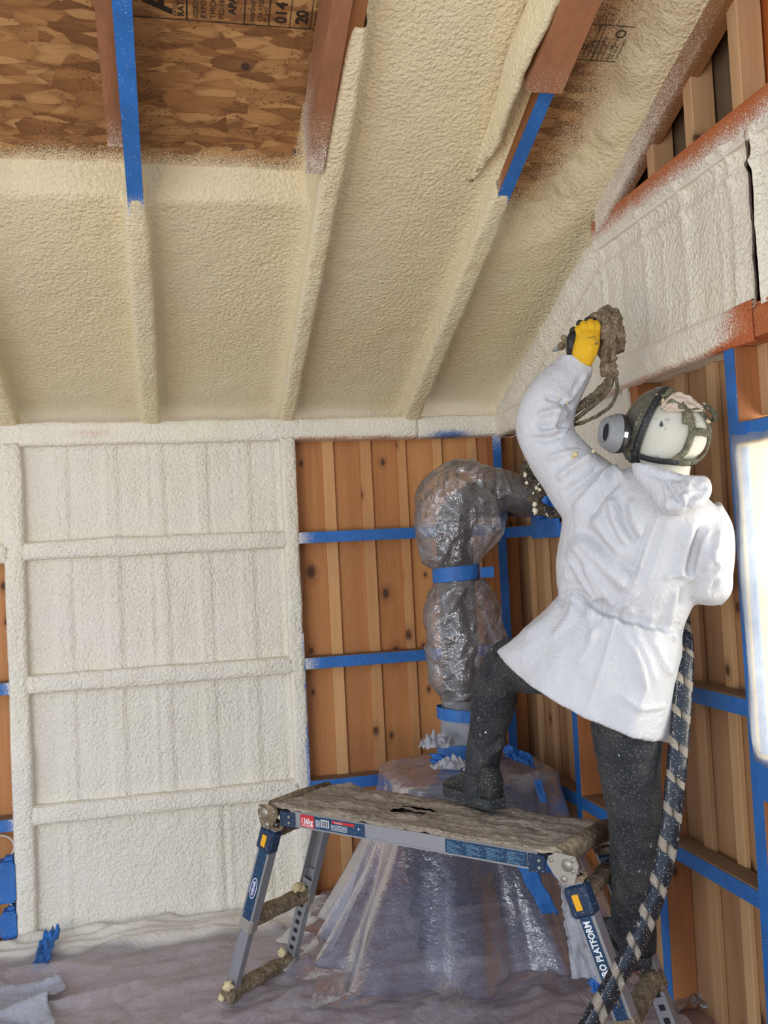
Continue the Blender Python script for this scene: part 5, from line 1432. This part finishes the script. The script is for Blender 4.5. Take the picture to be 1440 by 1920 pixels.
# facepiece: shell bulging in front of the face
fpV = []; fpF = []; n, m_ = 16, 40
for i in range(n+1):
    u = i/n
    for k in range(m_):
        a = math.tau*k/m_; sy = .094*math.cos(a); sz = .118*math.sin(a)+.004
        rr_ = math.cos(u*math.pi/2)**.8; f = .020+.082*math.sin(u*math.pi/2)
        q = HC+FD*(f+.028+ (.012*(1-abs(math.cos(a))) if u < .2 else 0))+HS*sy*rr_+HU*(sz*rr_-.012*u)
        fpV.append(q)
for i in range(n):
    for k in range(m_): fpF.append((i*m_+k, (i+1)*m_+k, (i+1)*m_+(k+1) % m_, i*m_+(k+1) % m_))
fpF.append(tuple(range(m_)))
offp = np.array(pe.location)
rs = mesh_obj('respirator', [v-offp for v in fpV], fpF, M['lens'], pe, True); rs['label'] = 'full-face respirator with hazy visor, crusted with foam'
def sub(mb, name, mat, smooth=True, parent=None):
    mb.V = [v-offp for v in mb.V]; return mb.build(name, mat, parent or rs, smooth)
# gasket rim
mb = MB(); rim = [HC+FD*(.046+.010*(1-abs(math.cos(a))))+HS*.097*math.cos(a)+HU*(.112*math.sin(a)+.003) for a in lin(0, math.tau, .15)]
mb.tube(rim, .010, 10, cap=False); sub(mb, 'face_seal', M['rubber'])
mb = MB(); rim = [HC+FD*(.070)+HS*.088*math.cos(a)+HU*(.108*math.sin(a)) for a in lin(0, math.tau, .15)]
mb.tube([q+nrm(q-HC)*.004*n3(*(q*50)) for q in rim], .0075, 10, cap=False); sub(mb, 'lens_frame', M['strap'])
# side cartridge seen at the left
cc = D(1150, 812, 2.66); cax = nrm(-RT*.95-FW*.26+UP*.10)
def disc(c, ax, stations, n=30, oval=1.12):
    s1 = nrm(np.cross(ax, UP)); s2 = np.cross(s1, ax); rings = []
    for (h, r) in stations: rings.append([c+ax*h+s1*r*math.copysign(abs(math.cos(t))**.8, math.cos(t))+s2*r*oval*math.copysign(abs(math.sin(t))**.8, math.sin(t)) for t in [math.tau*k/n for k in range(n)]])
    return loft(rings)
mb = MB(); mb.add(*disc(cc, cax, [(-.026, .034), (-.024, .048), (-.002, .049), (.000, .044), (.012, .044), (.014, .040), (.024, .039), (.029, .035), (.029, .025), (.020, .022)])); cj = sub(mb, 'cartridge', M['canister'])
mb = MB(); mb.add(*disc(cc, cax, [(.0205, .022), (.021, .0215)])); sub(mb, 'cartridge_inlet', M['dark'])
mb = MB(); mb.add(*disc(cc, cax, [(-.0235, .0488), (-.008, .0498), (-.006, .049)])); sub(mb, 'cartridge_label', M['black'])
pl_ = cc+cax*(-.013)+RT*.0-FW*.0; s1 = nrm(np.cross(cax, UP))
tv = nrm(CAM-cc); tv = nrm(tv-cax*(tv@cax)); 
mb = MB(); side_ = np.cross(cax, tv); ctr = cc-cax*.013+tv*.0505
mb.add([ctr-cax*.006-side_*.008, ctr+cax*.006-side_*.008, ctr+cax*.006+side_*.008, ctr-cax*.006+side_*.008], [(0, 1, 2, 3)]); sub(mb, 'label_patch', M['white'])
mb = MB(); mb.tube([cc-cax*.018, (cc-cax*.018+HC+FD*.08-HU*.045)/2, HC+FD*.075-HU*.045], [.030, .030, .034], 18); sub(mb, 'cartridge_port', M['rubber'])
# straps and harness
ribbon([(1180, 838), (1192, 852), (1225, 862), (1262, 866), (1298, 868)], (.016, .022), .004, M['rubber'], 'lower_strap', rs)
ribbon([(1178, 828), (1184, 842), (1196, 853)], .026, .010, M['rubber'], 'strap_buckle', rs, 1.11)
ribbon([(1288, 768), (1296, 790), (1296, 815), (1284, 845), (1262, 864)], .022, .004, M['strap'], 'harness_inner_band', rs, wob=.002)
ribbon([(1312, 768), (1328, 790), (1331, 815), (1324, 845), (1306, 866)], .016, .004, M['strap'], 'harness_outer_band', rs, wob=.002)
ribbon([(1286, 770), (1300, 766), (1318, 772)], .020, .004, M['strap'], 'harness_top_bar', rs, wob=.002)
ribbon([(1294, 812), (1312, 810), (1331, 814)], .022, .004, M['strap'], 'harness_middle_bar', rs, wob=.002)
ribbon([(1262, 862), (1285, 868), (1308, 863)], .024, .004, M['strap'], 'harness_lower_bar', rs, wob=.002)
ribbon([(1232, 752), (1250, 756), (1270, 756), (1284, 772), (1286, 796)], .022, .008, M['strap'], 'upper_strap', rs, 1.10, wob=.008)
ribbon([(1212, 776), (1222, 762), (1236, 748), (1262, 736)], .024, .010, M['strap'], 'forehead_strap', rs, 1.10, wob=.010)
mb = MB(); mb.tube(spline([D(1308, 764, 2.66), D(1322, 762, 2.64), D(1338, 772, 2.64), D(1341, 784, 2.65), D(1334, 788, 2.66)], 6), .008, 10); q = sub(mb, 'loose_strap_end', M['strap'])
def tornfn(u, v):
    px = 1240+78*u; py = 765-34*math.sin(u*2.6+.3)*v*(1.15-.45*u) + 6*n3(u*6, 3)*v
    return (D(px, py+4, 2.612+.02*v)+FW*.02*n3(u*5, v*4, 2)-offp, 0.)
V, F, A = grid(tornfn, lin(0, 1, .04), lin(0, 1, .1)); M['torn'] = mk_plain('torn_fabric', srgb(204, 186, 168), .85, bumpk=.4)
o = mesh_obj('torn_hood_edge', V, F, M['torn'], rs, True); md = o.modifiers.new('s', 'SOLIDIFY'); md.thickness = .004
for px, py, r, d in ((1232, 742, .006, 2.655), (1238, 741, .005, 2.655), (1244, 752, .006, 2.64), (1274, 757, .008, 2.63), (1328, 790, .006, 2.62), (1298, 754, .006, 2.65), (1320, 758, .005, 2.64)):
    blob('foam_drip', D(px, py, d)-offp, r, M['lump'], rs, px*.1, 8)
mb = MB(); p_, q_ = hit_head(1240, 795, 1.075); s1 = nrm(np.cross(q_, UP)); s2 = np.cross(q_, s1)
mb.add([p_+q_*.001+s1*(.004*math.cos(a)*(1+.4*math.sin(3*a)))+s2*.009*math.sin(a) for a in lin(0, math.tau, .4)[:-1]], [tuple(range(len(lin(0, math.tau, .4))-1))]); sub(mb, 'ink_mark', mk_plain('ink_mark', srgb(60, 62, 84), .7), parent=knit)

# --- jeans
LT = [((1075, 1215), 2.86, (1110, 1335), 2.78, .10), ((1010, 1200), 2.92, (1040, 1305), 2.86, .095), ((965, 1198), 3.00, (990, 1300), 2.93, .088), ((935, 1206), 3.06, (972, 1296), 2.98, .080), ((912, 1228), 3.08, (970, 1300), 3.00, .078),
      ((898, 1262), 3.10, (968, 1306), 3.02, .075), ((890, 1300), 3.11, (964, 1322), 3.04, .074), ((884, 1350), 3.12, (956, 1355), 3.06, .072), ((878, 1400), 3.13, (942, 1402), 3.08, .068), ((874, 1440), 3.13, (934, 1445), 3.09, .064), ((871, 1462), 3.13, (931, 1466), 3.09, .062), ((872, 1490), 3.13, (931, 1496), 3.08, .060)]
RL = [((1100, 1260), 2.80, (1248, 1300), 2.68, .12), ((1108, 1330), 2.78, (1244, 1345), 2.68, .11), ((1118, 1400), 2.76, (1240, 1400), 2.67, .100), ((1130, 1460), 2.75, (1238, 1462), 2.67, .092), ((1142, 1530), 2.75, (1244, 1535), 2.68, .084), ((1145, 1600), 2.76, (1246, 1605), 2.69, .080), ((1147, 1660), 2.77, (1238, 1668), 2.71, .076),
      ((1146, 1710), 2.79, (1230, 1722), 2.74, .072), ((1152, 1750), 2.81, (1230, 1762), 2.76, .066), ((1162, 1780), 2.82, (1230, 1788), 2.78, .062)]
PEL = [((1085, 1190), 2.80, (1240, 1225), 2.72, .11), ((1080, 1260), 2.81, (1245, 1290), 2.70, .12)]
jm = remesh([loft(dens([ring(*a[:4], a[4], 40, 2.15) for a in LT], 5)), loft(dens([ring(*a[:4], a[4], 40, 2.15) for a in RL], 5)), loft(dens([ring(*a[:4], a[4], 40) for a in PEL], 4))], .0085, 3, .5)
jf = [([(905, 1232), (935, 1255), (985, 1290)], 5, .008), ([(900, 1245), (925, 1268), (960, 1292)], 4, -.008), ([(898, 1255), (920, 1280), (955, 1305)], 4, .007), ([(915, 1215), (950, 1235), (1010, 1275)], 6, -.008), ([(930, 1210), (975, 1235), (1040, 1290)], 6, .008),
      ([(888, 1375), (903, 1405), (915, 1415)], 4, -.009), ([(955, 1385), (930, 1405), (915, 1418)], 5, .010), ([(950, 1375), (925, 1398), (905, 1412)], 4, -.008), ([(872, 1455), (900, 1462), (932, 1460)], 4, -.012), ([(874, 1444), (902, 1450), (934, 1447)], 5, .008), ([(872, 1475), (900, 1480), (930, 1478)], 4, .006),
      ([(1150, 1600), (1190, 1640), (1240, 1640)], 8, .007), ([(1150, 1640), (1185, 1680), (1230, 1700)], 7, -.009), ([(1148, 1665), (1180, 1705), (1225, 1730)], 6, .009), ([(1146, 1690), (1165, 1720), (1200, 1750)], 5, -.010), ([(1150, 1560), (1200, 1580), (1244, 1572)], 6, -.006), ([(1155, 1530), (1200, 1545), (1243, 1545)], 5, .005),
      ([(1140, 1480), (1165, 1500), (1180, 1540)], 5, .005), ([(1150, 1740), (1180, 1752), (1228, 1750)], 4, .008), ([(1130, 1400), (1170, 1420), (1238, 1410)], 8, .004), ([(1160, 1560), (1172, 1640), (1195, 1700)], 6, .007), ([(1150, 1700), (1155, 1725), (1170, 1745)], 6, .010)]
relief(jm, jf, lambda c: .004*n3(c[0]*10, c[1]*10, c[2]*7)+.002*n3(c[0]*26, c[1]*26, c[2]*18))
jn = as_obj(jm, 'jeans', M['denim'], pe); jn['label'] = 'black denim trousers dusted with overspray'

# --- boots
def boot(heel, toe, z, name_lbl, lift=.0):
    heel = np.array([heel[0], heel[1], z]); toe = np.array([toe[0], toe[1], z]); d = nrm(toe-heel); s_ = np.array([-d[1], d[0], 0]); L = .275; HK = 1.3; heel = (heel+toe)/2-d*L/2
    ST = [(0, .026, .085), (.012, .034, .100), (.05, .037, .112), (.085, .037, .115), (.12, .036, .105), (.15, .038, .082), (.19, .044, .062), (.23, .047, .050), (.262, .040, .042), (.28, .024, .032), (.285, .010, .026)]
    rings = []
    for t, w, h in ST:
        r = []
        for k in range(24):
            a = math.tau*k/24; cs, sn = math.cos(a), math.sin(a)
            r.append(heel+d*t+s_*w*math.copysign(abs(cs)**.75, cs)+np.array([0, 0, .022+(h*HK-.022)*(.5+.5*math.copysign(abs(sn)**.8, sn))]))
        rings.append(r)
    V, F = loft(dens(rings, 3)); mb = MB(); mb.add([v-offp for v in V], F); bt = mb.build('boot', M['boot'], pe, True)
    mb = MB(); rings = []
    for zz, g in ((0, .0), (.004, .004), (.020, .005), (.026, .002)):
        pass
    S_ = []
    for t, w, h in ST: S_.append((t, w*1.08+.003))
    pr = [heel+d*(t+(-.004 if t == 0 else 0))+s_*w for t, w in S_]+[heel+d*t-s_*w for t, w in S_[::-1]]
    lay = [[p+np.array([0, 0, zz]) for p in pr] for zz in (0, .008, .0085, .034)]
    ctr = sum(pr)/len(pr); lay[0] = [ctr+(p-ctr)*.97 for p in lay[0]]; lay[2] = [ctr+(p-ctr)*1.0+np.array([0, 0, .0085]) for p in pr]
    V, F = loft(lay); mb.add([v-offp for v in V], F); mb.build('sole', M['sole'], bt, False)
    for k, t in enumerate((.135, .155, .175, .195)):
        mb = MB(); hh = 1.3*(.098-.33*(t-.13)-.012*k*.4)
        mb.tube([heel+d*t+s_*.024+np.array([0, 0, hh-.012]), heel+d*(t+.004)+np.array([0, 0, hh+.004]), heel+d*t-s_*.024+np.array([0, 0, hh-.012])], .0032, 6)
        mb.V = [v-offp for v in mb.V]; mb.build('lace', M['white'] if k % 2 else M['rubber'], bt, True)
    return bt
zt = HD+.030
h_ = onp(918, 1512, (0, 0, 1), zt); t_ = onp(862, 1490, (0, 0, 1), zt); b_ = boot(h_, t_, zt, ''); b_['label'] = 'left boot planted on the crusted deck'
h2 = D(1200, 1818, 2.72); t2 = h2+nrm(np.array([.08, .99, 0]))*.26; b_ = boot(h2, t2, h2[2]-.0, ''); b_['label'] = 'right boot standing on the platform rung'

# --- gloves
def skin_chain(chains, name_tmp='c', sub_=2):
    parts = []
    for pts in chains:
        me = bpy.data.meshes.new('c'); me.from_pydata([tuple(p[:3]) for p in pts], [(i, i+1) for i in range(len(pts)-1)], [])
        o = bpy.data.objects.new('c', me); COL.objects.link(o); o.modifiers.new('k', 'SKIN')
        for i, p in enumerate(pts):
            sv = me.skin_vertices[0].data[i]; sv.radius = (p[3], p[3] if len(p) < 5 else p[4]); sv.use_root = (i == 0)
        s2 = o.modifiers.new('s', 'SUBSURF'); s2.levels = sub_
        dg = bpy.context.evaluated_depsgraph_get(); r = bpy.data.meshes.new_from_object(o.evaluated_get(dg)); bpy.data.objects.remove(o)
        parts.append(([np.array(v.co) for v in r.vertices], [tuple(p.vertices) for p in r.polygons]))
    return parts
def Q(px, py, d, r): return (*D(px, py, d), r)
DG = 2.80
palm = dens([ring((1076, 682), DG+.01, (1108, 690), DG, .030, 28, 2.4), ring((1072, 668), DG, (1113, 678), DG-.01, .030, 28, 2.4), ring((1076, 645), DG, (1122, 658), DG-.02, .030, 28, 2.4), ring((1081, 625), DG+.01, (1125, 636), DG-.01, .028, 28, 2.4), ring((1088, 612), DG+.02, (1123, 618), DG+.0, .020, 28, 2.4)], 4)
ym = remesh([loft(palm)]+skin_chain([[Q(1118, 632, DG, .012), Q(1120, 612, DG-.005, .012), Q(1117, 603, DG+.015, .011)], [Q(1108, 630, DG, .012), Q(1109, 610, DG-.012, .0125), Q(1106, 600, DG+.010, .011)],
                                      [Q(1098, 628, DG, .012), Q(1096, 612, DG-.010, .012), Q(1092, 604, DG+.01, .011)], [Q(1090, 634, DG, .012), Q(1085, 620, DG-.008, .011), Q(1081, 613, DG+.01, .010)]]), .0035, 3, .5)
relief(ym, [([(1118, 640), (1112, 670)], 4, -.002), ([(1080, 672), (1104, 680)], 3, -.002)], lambda c: .0012*n3(c[0]*60, c[1]*60, c[2]*60))
M['glove_y'] = mk_plain('yellow_knit_glove', srgb(222, 172, 18), .75, dust=.25, bumpk=.3, bs=300)
M['glove_k'] = mk_plain('black_latex_coating', srgb(34, 33, 32), .55, dust=.3, bumpk=.6, bs=120)
gl = as_obj(ym, 'glove', M['glove_y'], pe); gl['label'] = 'yellow work glove with black coated fingers'
bm_ = remesh(skin_chain([[Q(1117, 604, DG+.006, .0128), Q(1116, 601, DG+.026, .0125), Q(1118, 612, DG+.048, .011), Q(1122, 624, DG+.05, .009)],
                         [Q(1104, 602, DG+.0, .0135), Q(1102, 600, DG+.020, .013), Q(1108, 608, DG+.045, .011), Q(1114, 620, DG+.05, .009)],
                         [Q(1090, 606, DG+.0, .0130), Q(1086, 606, DG+.018, .0125), Q(1090, 614, DG+.042, .011), Q(1098, 626, DG+.05, .009)],
                         [Q(1079, 616, DG-.002, .012), Q(1073, 620, DG+.014, .0115), Q(1074, 630, DG+.034, .010), Q(1082, 638, DG+.042, .008)]]), .0032, 3, .5)
fb = as_obj(bm_, 'coated_fingers', M['glove_k'], gl); fb.location = (0, 0, 0)
tm = remesh(skin_chain([[Q(1078, 660, DG+.008, .016), Q(1071, 648, DG+.0, .0165), Q(1070, 634, DG+.006, .0155), Q(1075, 624, DG+.016, .0125)]])+[loft(dens([ring((1062, 668), DG+.03, (1084, 674), DG+.01, .018, 20), ring((1064, 645), DG+.02, (1084, 652), DG+.0, .020, 20), ring((1070, 628), DG+.02, (1086, 632), DG+.005, .018, 20)], 3))], .0035, 3, .5)
ft_ = as_obj(tm, 'thumb_side', M['glove_k'], gl); ft_.location = (0, 0, 0)
# print on the back of the glove (upside down like the raised hand)
gn = nrm(CAM-D(1100, 650, 2.76)); gx = nrm(-RT*.93-UP*.22+RT*0); gx = nrm(gx-gn*(gx@gn)); gy = np.cross(gn, gx)
tx = stamp([(T, 'FIRM GRIP', 0, 0, .012, 1., .03), (T, 'WORK GLOVES', .002, -.010, .007), (T, 'PERFORMANCE', .002, -.018, .007)], D(1121, 640, 2.762)-offp, gx, gy, M['black'], gl, name='printed_text')
# right glove, hidden in front of the body
rg_ = remesh([loft(dens([ring((1262, 1085), 2.90, (1300, 1122), 2.90, .035, 24), ring((1245, 1080), 2.96, (1280, 1112), 2.97, .040, 24), ring((1235, 1078), 3.02, (1266, 1104), 3.03, .034, 24)], 4))]+
             skin_chain([[Q(1250+6*k, 1086+5*k, 3.0, .011), Q(1243+6*k, 1082+5*k, 3.04, .011), Q(1246+6*k, 1090+5*k, 3.075, .010), Q(1254+6*k, 1096+5*k, 3.06, .008)] for k in range(4)]+[[Q(1262, 1078, 2.96, .012), Q(1256, 1070, 3.0, .012), Q(1258, 1072, 3.04, .010)]]), .004, 3, .5)
as_obj(rg_, 'glove', M['glove_y'], pe)
for px, py, r, d in ((1079, 852, .009, 2.71), (1074, 858, .006, 2.715), (1063, 755, .004, 2.72), (1112, 846, .005, 2.68), (1050, 748, .003, 2.74)):
    blob('foam_drip', D(px, py, d)-offp, r, M['lump'], sm, px*.1, 8)

# ------------------------------------------------------------------ spray gun and hoses
def crustmesh(blobs, tubes=(), vox=.004, amp=1.):
    parts = []
    for px, py, d, r, sx_, sz_ in blobs:
        c = D(px, py, d); V = []; F = []; n = 12
        for i in range(n+1):
            for k in range(16):
                th = math.pi*i/n; ph = math.tau*k/16
                V.append(c+RT*r*sx_*math.sin(th)*math.cos(ph)+FW*r*math.sin(th)*math.sin(ph)+UP*r*sz_*math.cos(th))
        for i in range(n):
            for k in range(16): F.append((i*16+k, (i+1)*16+k, (i+1)*16+(k+1) % 16, i*16+(k+1) % 16))
        parts.append((V, F))
    for pts, r in tubes:
        b = MB(); b.tube(spline([D(*p) for p in pts], 6), r, 12); parts.append((b.V, b.F))
    me = remesh(parts, vox, 2, .5)
    relief(me, [], lambda c: amp*(.013*n3(c[0]*22, c[1]*22, c[2]*22)+.011*abs(n3(c[0]*44, c[1]*44, c[2]*44))+.006*n3(c[0]*100, c[1]*100, c[2]*100)))
    return me
def top_obj(me, name, mat, loc, lbl, cat):
    e = empty(name, tuple(loc)); tag(e, lbl, cat); return e
gun = empty('spray_gun', tuple(D(1140, 640, 2.84))); tag(gun, 'foam-encrusted spray gun gripped in the raised yellow glove', 'spray gun')
gm = crustmesh([(1128, 598, 2.83, .030, 1.0, .8), (1150, 602, 2.83, .030, .8, 1.0), (1140, 622, 2.82, .034, .9, 1.1), (1158, 625, 2.84, .028, .7, 1.4), (1160, 648, 2.85, .024, .8, .9), (1118, 600, 2.85, .020, 1, .7), (1142, 645, 2.82, .022, .8, 1.2), (1134, 588, 2.84, .020, 1, .8)],
                [([(1128, 640, 2.84), (1134, 660, 2.83), (1141, 700, 2.82)], .017), ([(1144, 620, 2.80), (1150, 650, 2.79), (1152, 690, 2.80), (1149, 702, 2.81)], .010)])
g1 = as_obj(gm, 'gun_body', M['crust'], gun)
gm = crustmesh([(1062, 640, 2.86, .014, 1.1, .8), (1052, 648, 2.86, .013, .8, 1.1), (1068, 655, 2.86, .012, .8, .8), (1056, 632, 2.87, .010, 1, 1)], [([(1062, 645, 2.87), (1090, 636, 2.88), (1125, 625, 2.86)], .012)], .0045, .6)
as_obj(gm, 'front_head', M['crust'], gun)
mb = MB(); mb.tube([D(1056, 650, 2.86), D(1044, 654, 2.87), D(1037, 658, 2.87)], [.008, .007, .0045], 12); mb.V = [v-np.array(gun.location) for v in mb.V]; mb.build('nozzle', M['canister'], gun, True)
mb = MB(); mb.tube([D(1084, 640, 2.85), D(1105, 640, 2.86), D(1122, 645, 2.85)], .016, 14); mb.V = [v-np.array(gun.location) for v in mb.V]; mb.build('grip', M['rubber'], gun, True)
def hose(name, pts, r, mat, lbl, wob=.0, n=10, cat='hose'):
    P = spline([D(*p) for p in pts], 9); off = np.array(P[0]); rs_ = [r*(1+.0*i) for i in range(len(P))]
    b = MB(); b.tube([p-off for p in P], rs_, n); o = b.build(name, mat, None, True)
    if wob:
        for v in o.data.vertices: q = v.co*90; v.co += Vector((noise.noise(q), noise.noise(q+Vector((9, 0, 0))), noise.noise(q+Vector((0, 9, 0)))))*wob
    o.location = off; return tag(o, lbl, cat)
M['hosec'] = mk_crust('crusted_hose', srgb(62, 52, 40), srgb(98, 86, 66), srgb(130, 116, 90), .9, .7)
hose('spray_hose', [(1146, 700, 2.82), (1141, 714, 2.82), (1127, 731, 2.81), (1098, 755, 2.82), (1070, 776, 2.84), (1040, 800, 2.90), (1005, 845, 2.96), (990, 880, 2.98)], .0125, M['hosec'], 'thickest crusted hose hanging from the gun towards the raised elbow', .004)
hose('spray_hose', [(1148, 700, 2.81), (1146, 720, 2.81), (1130, 744, 2.80), (1101, 769, 2.81), (1072, 792, 2.83), (1045, 812, 2.88), (1010, 855, 2.95), (992, 890, 2.98)], .0065, M['hosec'], 'thin crusted hose running close beside the thickest one below the gun', .002)
hose('spray_hose', [(1150, 696, 2.80), (1155, 710, 2.80), (1157, 732, 2.79), (1147, 758, 2.79), (1124, 777, 2.79), (1096, 791, 2.81), (1062, 806, 2.86), (1015, 860, 2.93), (1000, 890, 2.96)], .0055, M['hosec'], 'thin outer hose bowing furthest right below the gun', .002)
# crusted coupling hanging in front of the worker
cpl = empty('hose_coupling', tuple(D(1010, 920, 2.97))); tag(cpl, 'dark crusted hose coupling dotted with white foam between the pipe and the worker', 'hose coupling')
gm = crustmesh([(990, 878, 2.98, .022, 1, 1.1), (998, 902, 2.97, .026, 1, 1.0), (1010, 922, 2.96, .024, 1.1, 1), (1000, 935, 2.97, .018, .8, 1), (1014, 955, 2.96, .015, 1, 1)], [([(1005, 940, 2.96), (1022, 958, 2.95), (1050, 964, 2.94), (1080, 975, 2.93)], .013), ([(985, 870, 2.98), (1000, 880, 2.97), (1030, 905, 2.95), (1060, 915, 2.95)], .012)], .004, .8)
as_obj(gm, 'coupling_body', mk_crust('dark_crust', srgb(30, 30, 30), srgb(66, 60, 50), srgb(112, 98, 76), .9), cpl)
for px, py, r in ((985, 890, .007), (988, 905, .006), (1006, 915, .007), (1012, 918, .006), (1003, 945, .009), (1004, 958, .010), (1026, 963, .007), (995, 875, .005), (1000, 925, .004), (1010, 908, .004)):
    blob('foam_drip', D(px, py, 2.935)-np.array(cpl.location), r, mk_plain('white_drip', srgb(226, 216, 190), .8) if 'wd' not in M else M['wd'], cpl, px*.3, 8)
# taped hose bundle
BP = spline([D(*p) for p in [(1262, 1120, 2.86), (1276, 1165, 2.80), (1283, 1215, 2.74), (1281, 1290, 2.68), (1274, 1380, 2.64), (1266, 1470, 2.60), (1258, 1550, 2.57), (1240, 1640, 2.53), (1213, 1720, 2.48), (1180, 1790, 2.43), (1145, 1855, 2.38), (1105, 1925, 2.32), (1062, 2000, 2.25), (1010, 2090, 2.18)]], 14)
bo = empty('hose_bundle', tuple(BP[len(BP)//2])); tag(bo, 'thick beige hose bundle spirally wrapped with black tape, hanging to the floor', 'hose bundle')
bof = np.array(bo.location)
sidev = []
for i, p in enumerate(BP):
    d = nrm(BP[min(i+1, len(BP)-1)]-BP[max(0, i-1)]); s1 = nrm(np.cross(d, FW)); sidev.append((d, s1, np.cross(s1, d)))
M['hoseb'] = mk_plain('beige_hose', srgb(140, 130, 116), .7, dust=.8, bumpk=.3)
M['btape'] = mk_plain('black_glossy_tape', srgb(22, 28, 38), .3, dust=.9, bumpk=.5, bs=40)
for k, sgn in enumerate((-1, 1)):
    mb = MB(); mb.tube([p+s[1]*sgn*.0135-bof for p, s in zip(BP, sidev)], .0135, 12); mb.build('hose', M['hoseb'], bo, True)
# arc length
cum = [0.]
for i in range(1, len(BP)): cum.append(cum[-1]+np.linalg.norm(BP[i]-BP[i-1]))
def at_len(s_):
    j = max(0, min(len(BP)-2, int(np.searchsorted(cum, s_))-1)); t = (s_-cum[j])/(cum[j+1]-cum[j]); return BP[j]*(1-t)+BP[j+1]*t, sidev[j]
s0 = .0; k = 0; rrn = random.Random(2)
while s0 < cum[-1]-.08:
    wdt = .058+.016*rrn.random(); gap = .018+.012*rrn.random()
    if s0 > .75: gap += .004
    def fn(u, v):
        a = u*math.tau; s_ = s0+wdt*v+.016*math.cos(a+.4)+.018
        s_ = max(.001, min(cum[-1]-.001, s_)); c, (d, s1, s2) = at_len(s_)
        r1, r2 = .0285, .0165
        e = .0008*n3(a*2, s_*60)
        return (c+s1*(r1+e)*math.cos(a)+s2*(r2+e)*math.sin(a)-bof, 0.)
    V, F, A = grid(fn, lin(0, 1, .035), lin(0, 1, .2)); mesh_obj('tape_wrap', V, F, M['btape'], bo, True)
    s0 += wdt+gap; k += 1

# ------------------------------------------------------------------ repeats share a group
GR = {'rafter': 'roof rafters', 'wall_girt': 'horizontal crosspieces between the wall posts', 'wall_stud': 'studs of the back wall', 'wall_post': 'posts of the right wall',
      'gable_stud': 'short studs in the gable opening', 'foam_fill': 'spray foam panels between framing', 'tape_strip': 'loose pieces of blue tape', 'tape_band': 'blue tape bands around the stovepipe wrapping',
      'plastic_bag': 'clear bags around the stovepipe', 'torn_plastic': 'torn scraps of plastic sheeting', 'electrical_box': 'blue-masked electrical boxes', 'spray_hose': 'crusted hoses under the spray gun', 'cable': 'white cables at the left edge'}
for o in SC.objects:
    if o.parent is None and 'label' in o and 'kind' not in o:
        b = o.name.split('.')[0]
        if b in GR: o['group'] = GR[b]
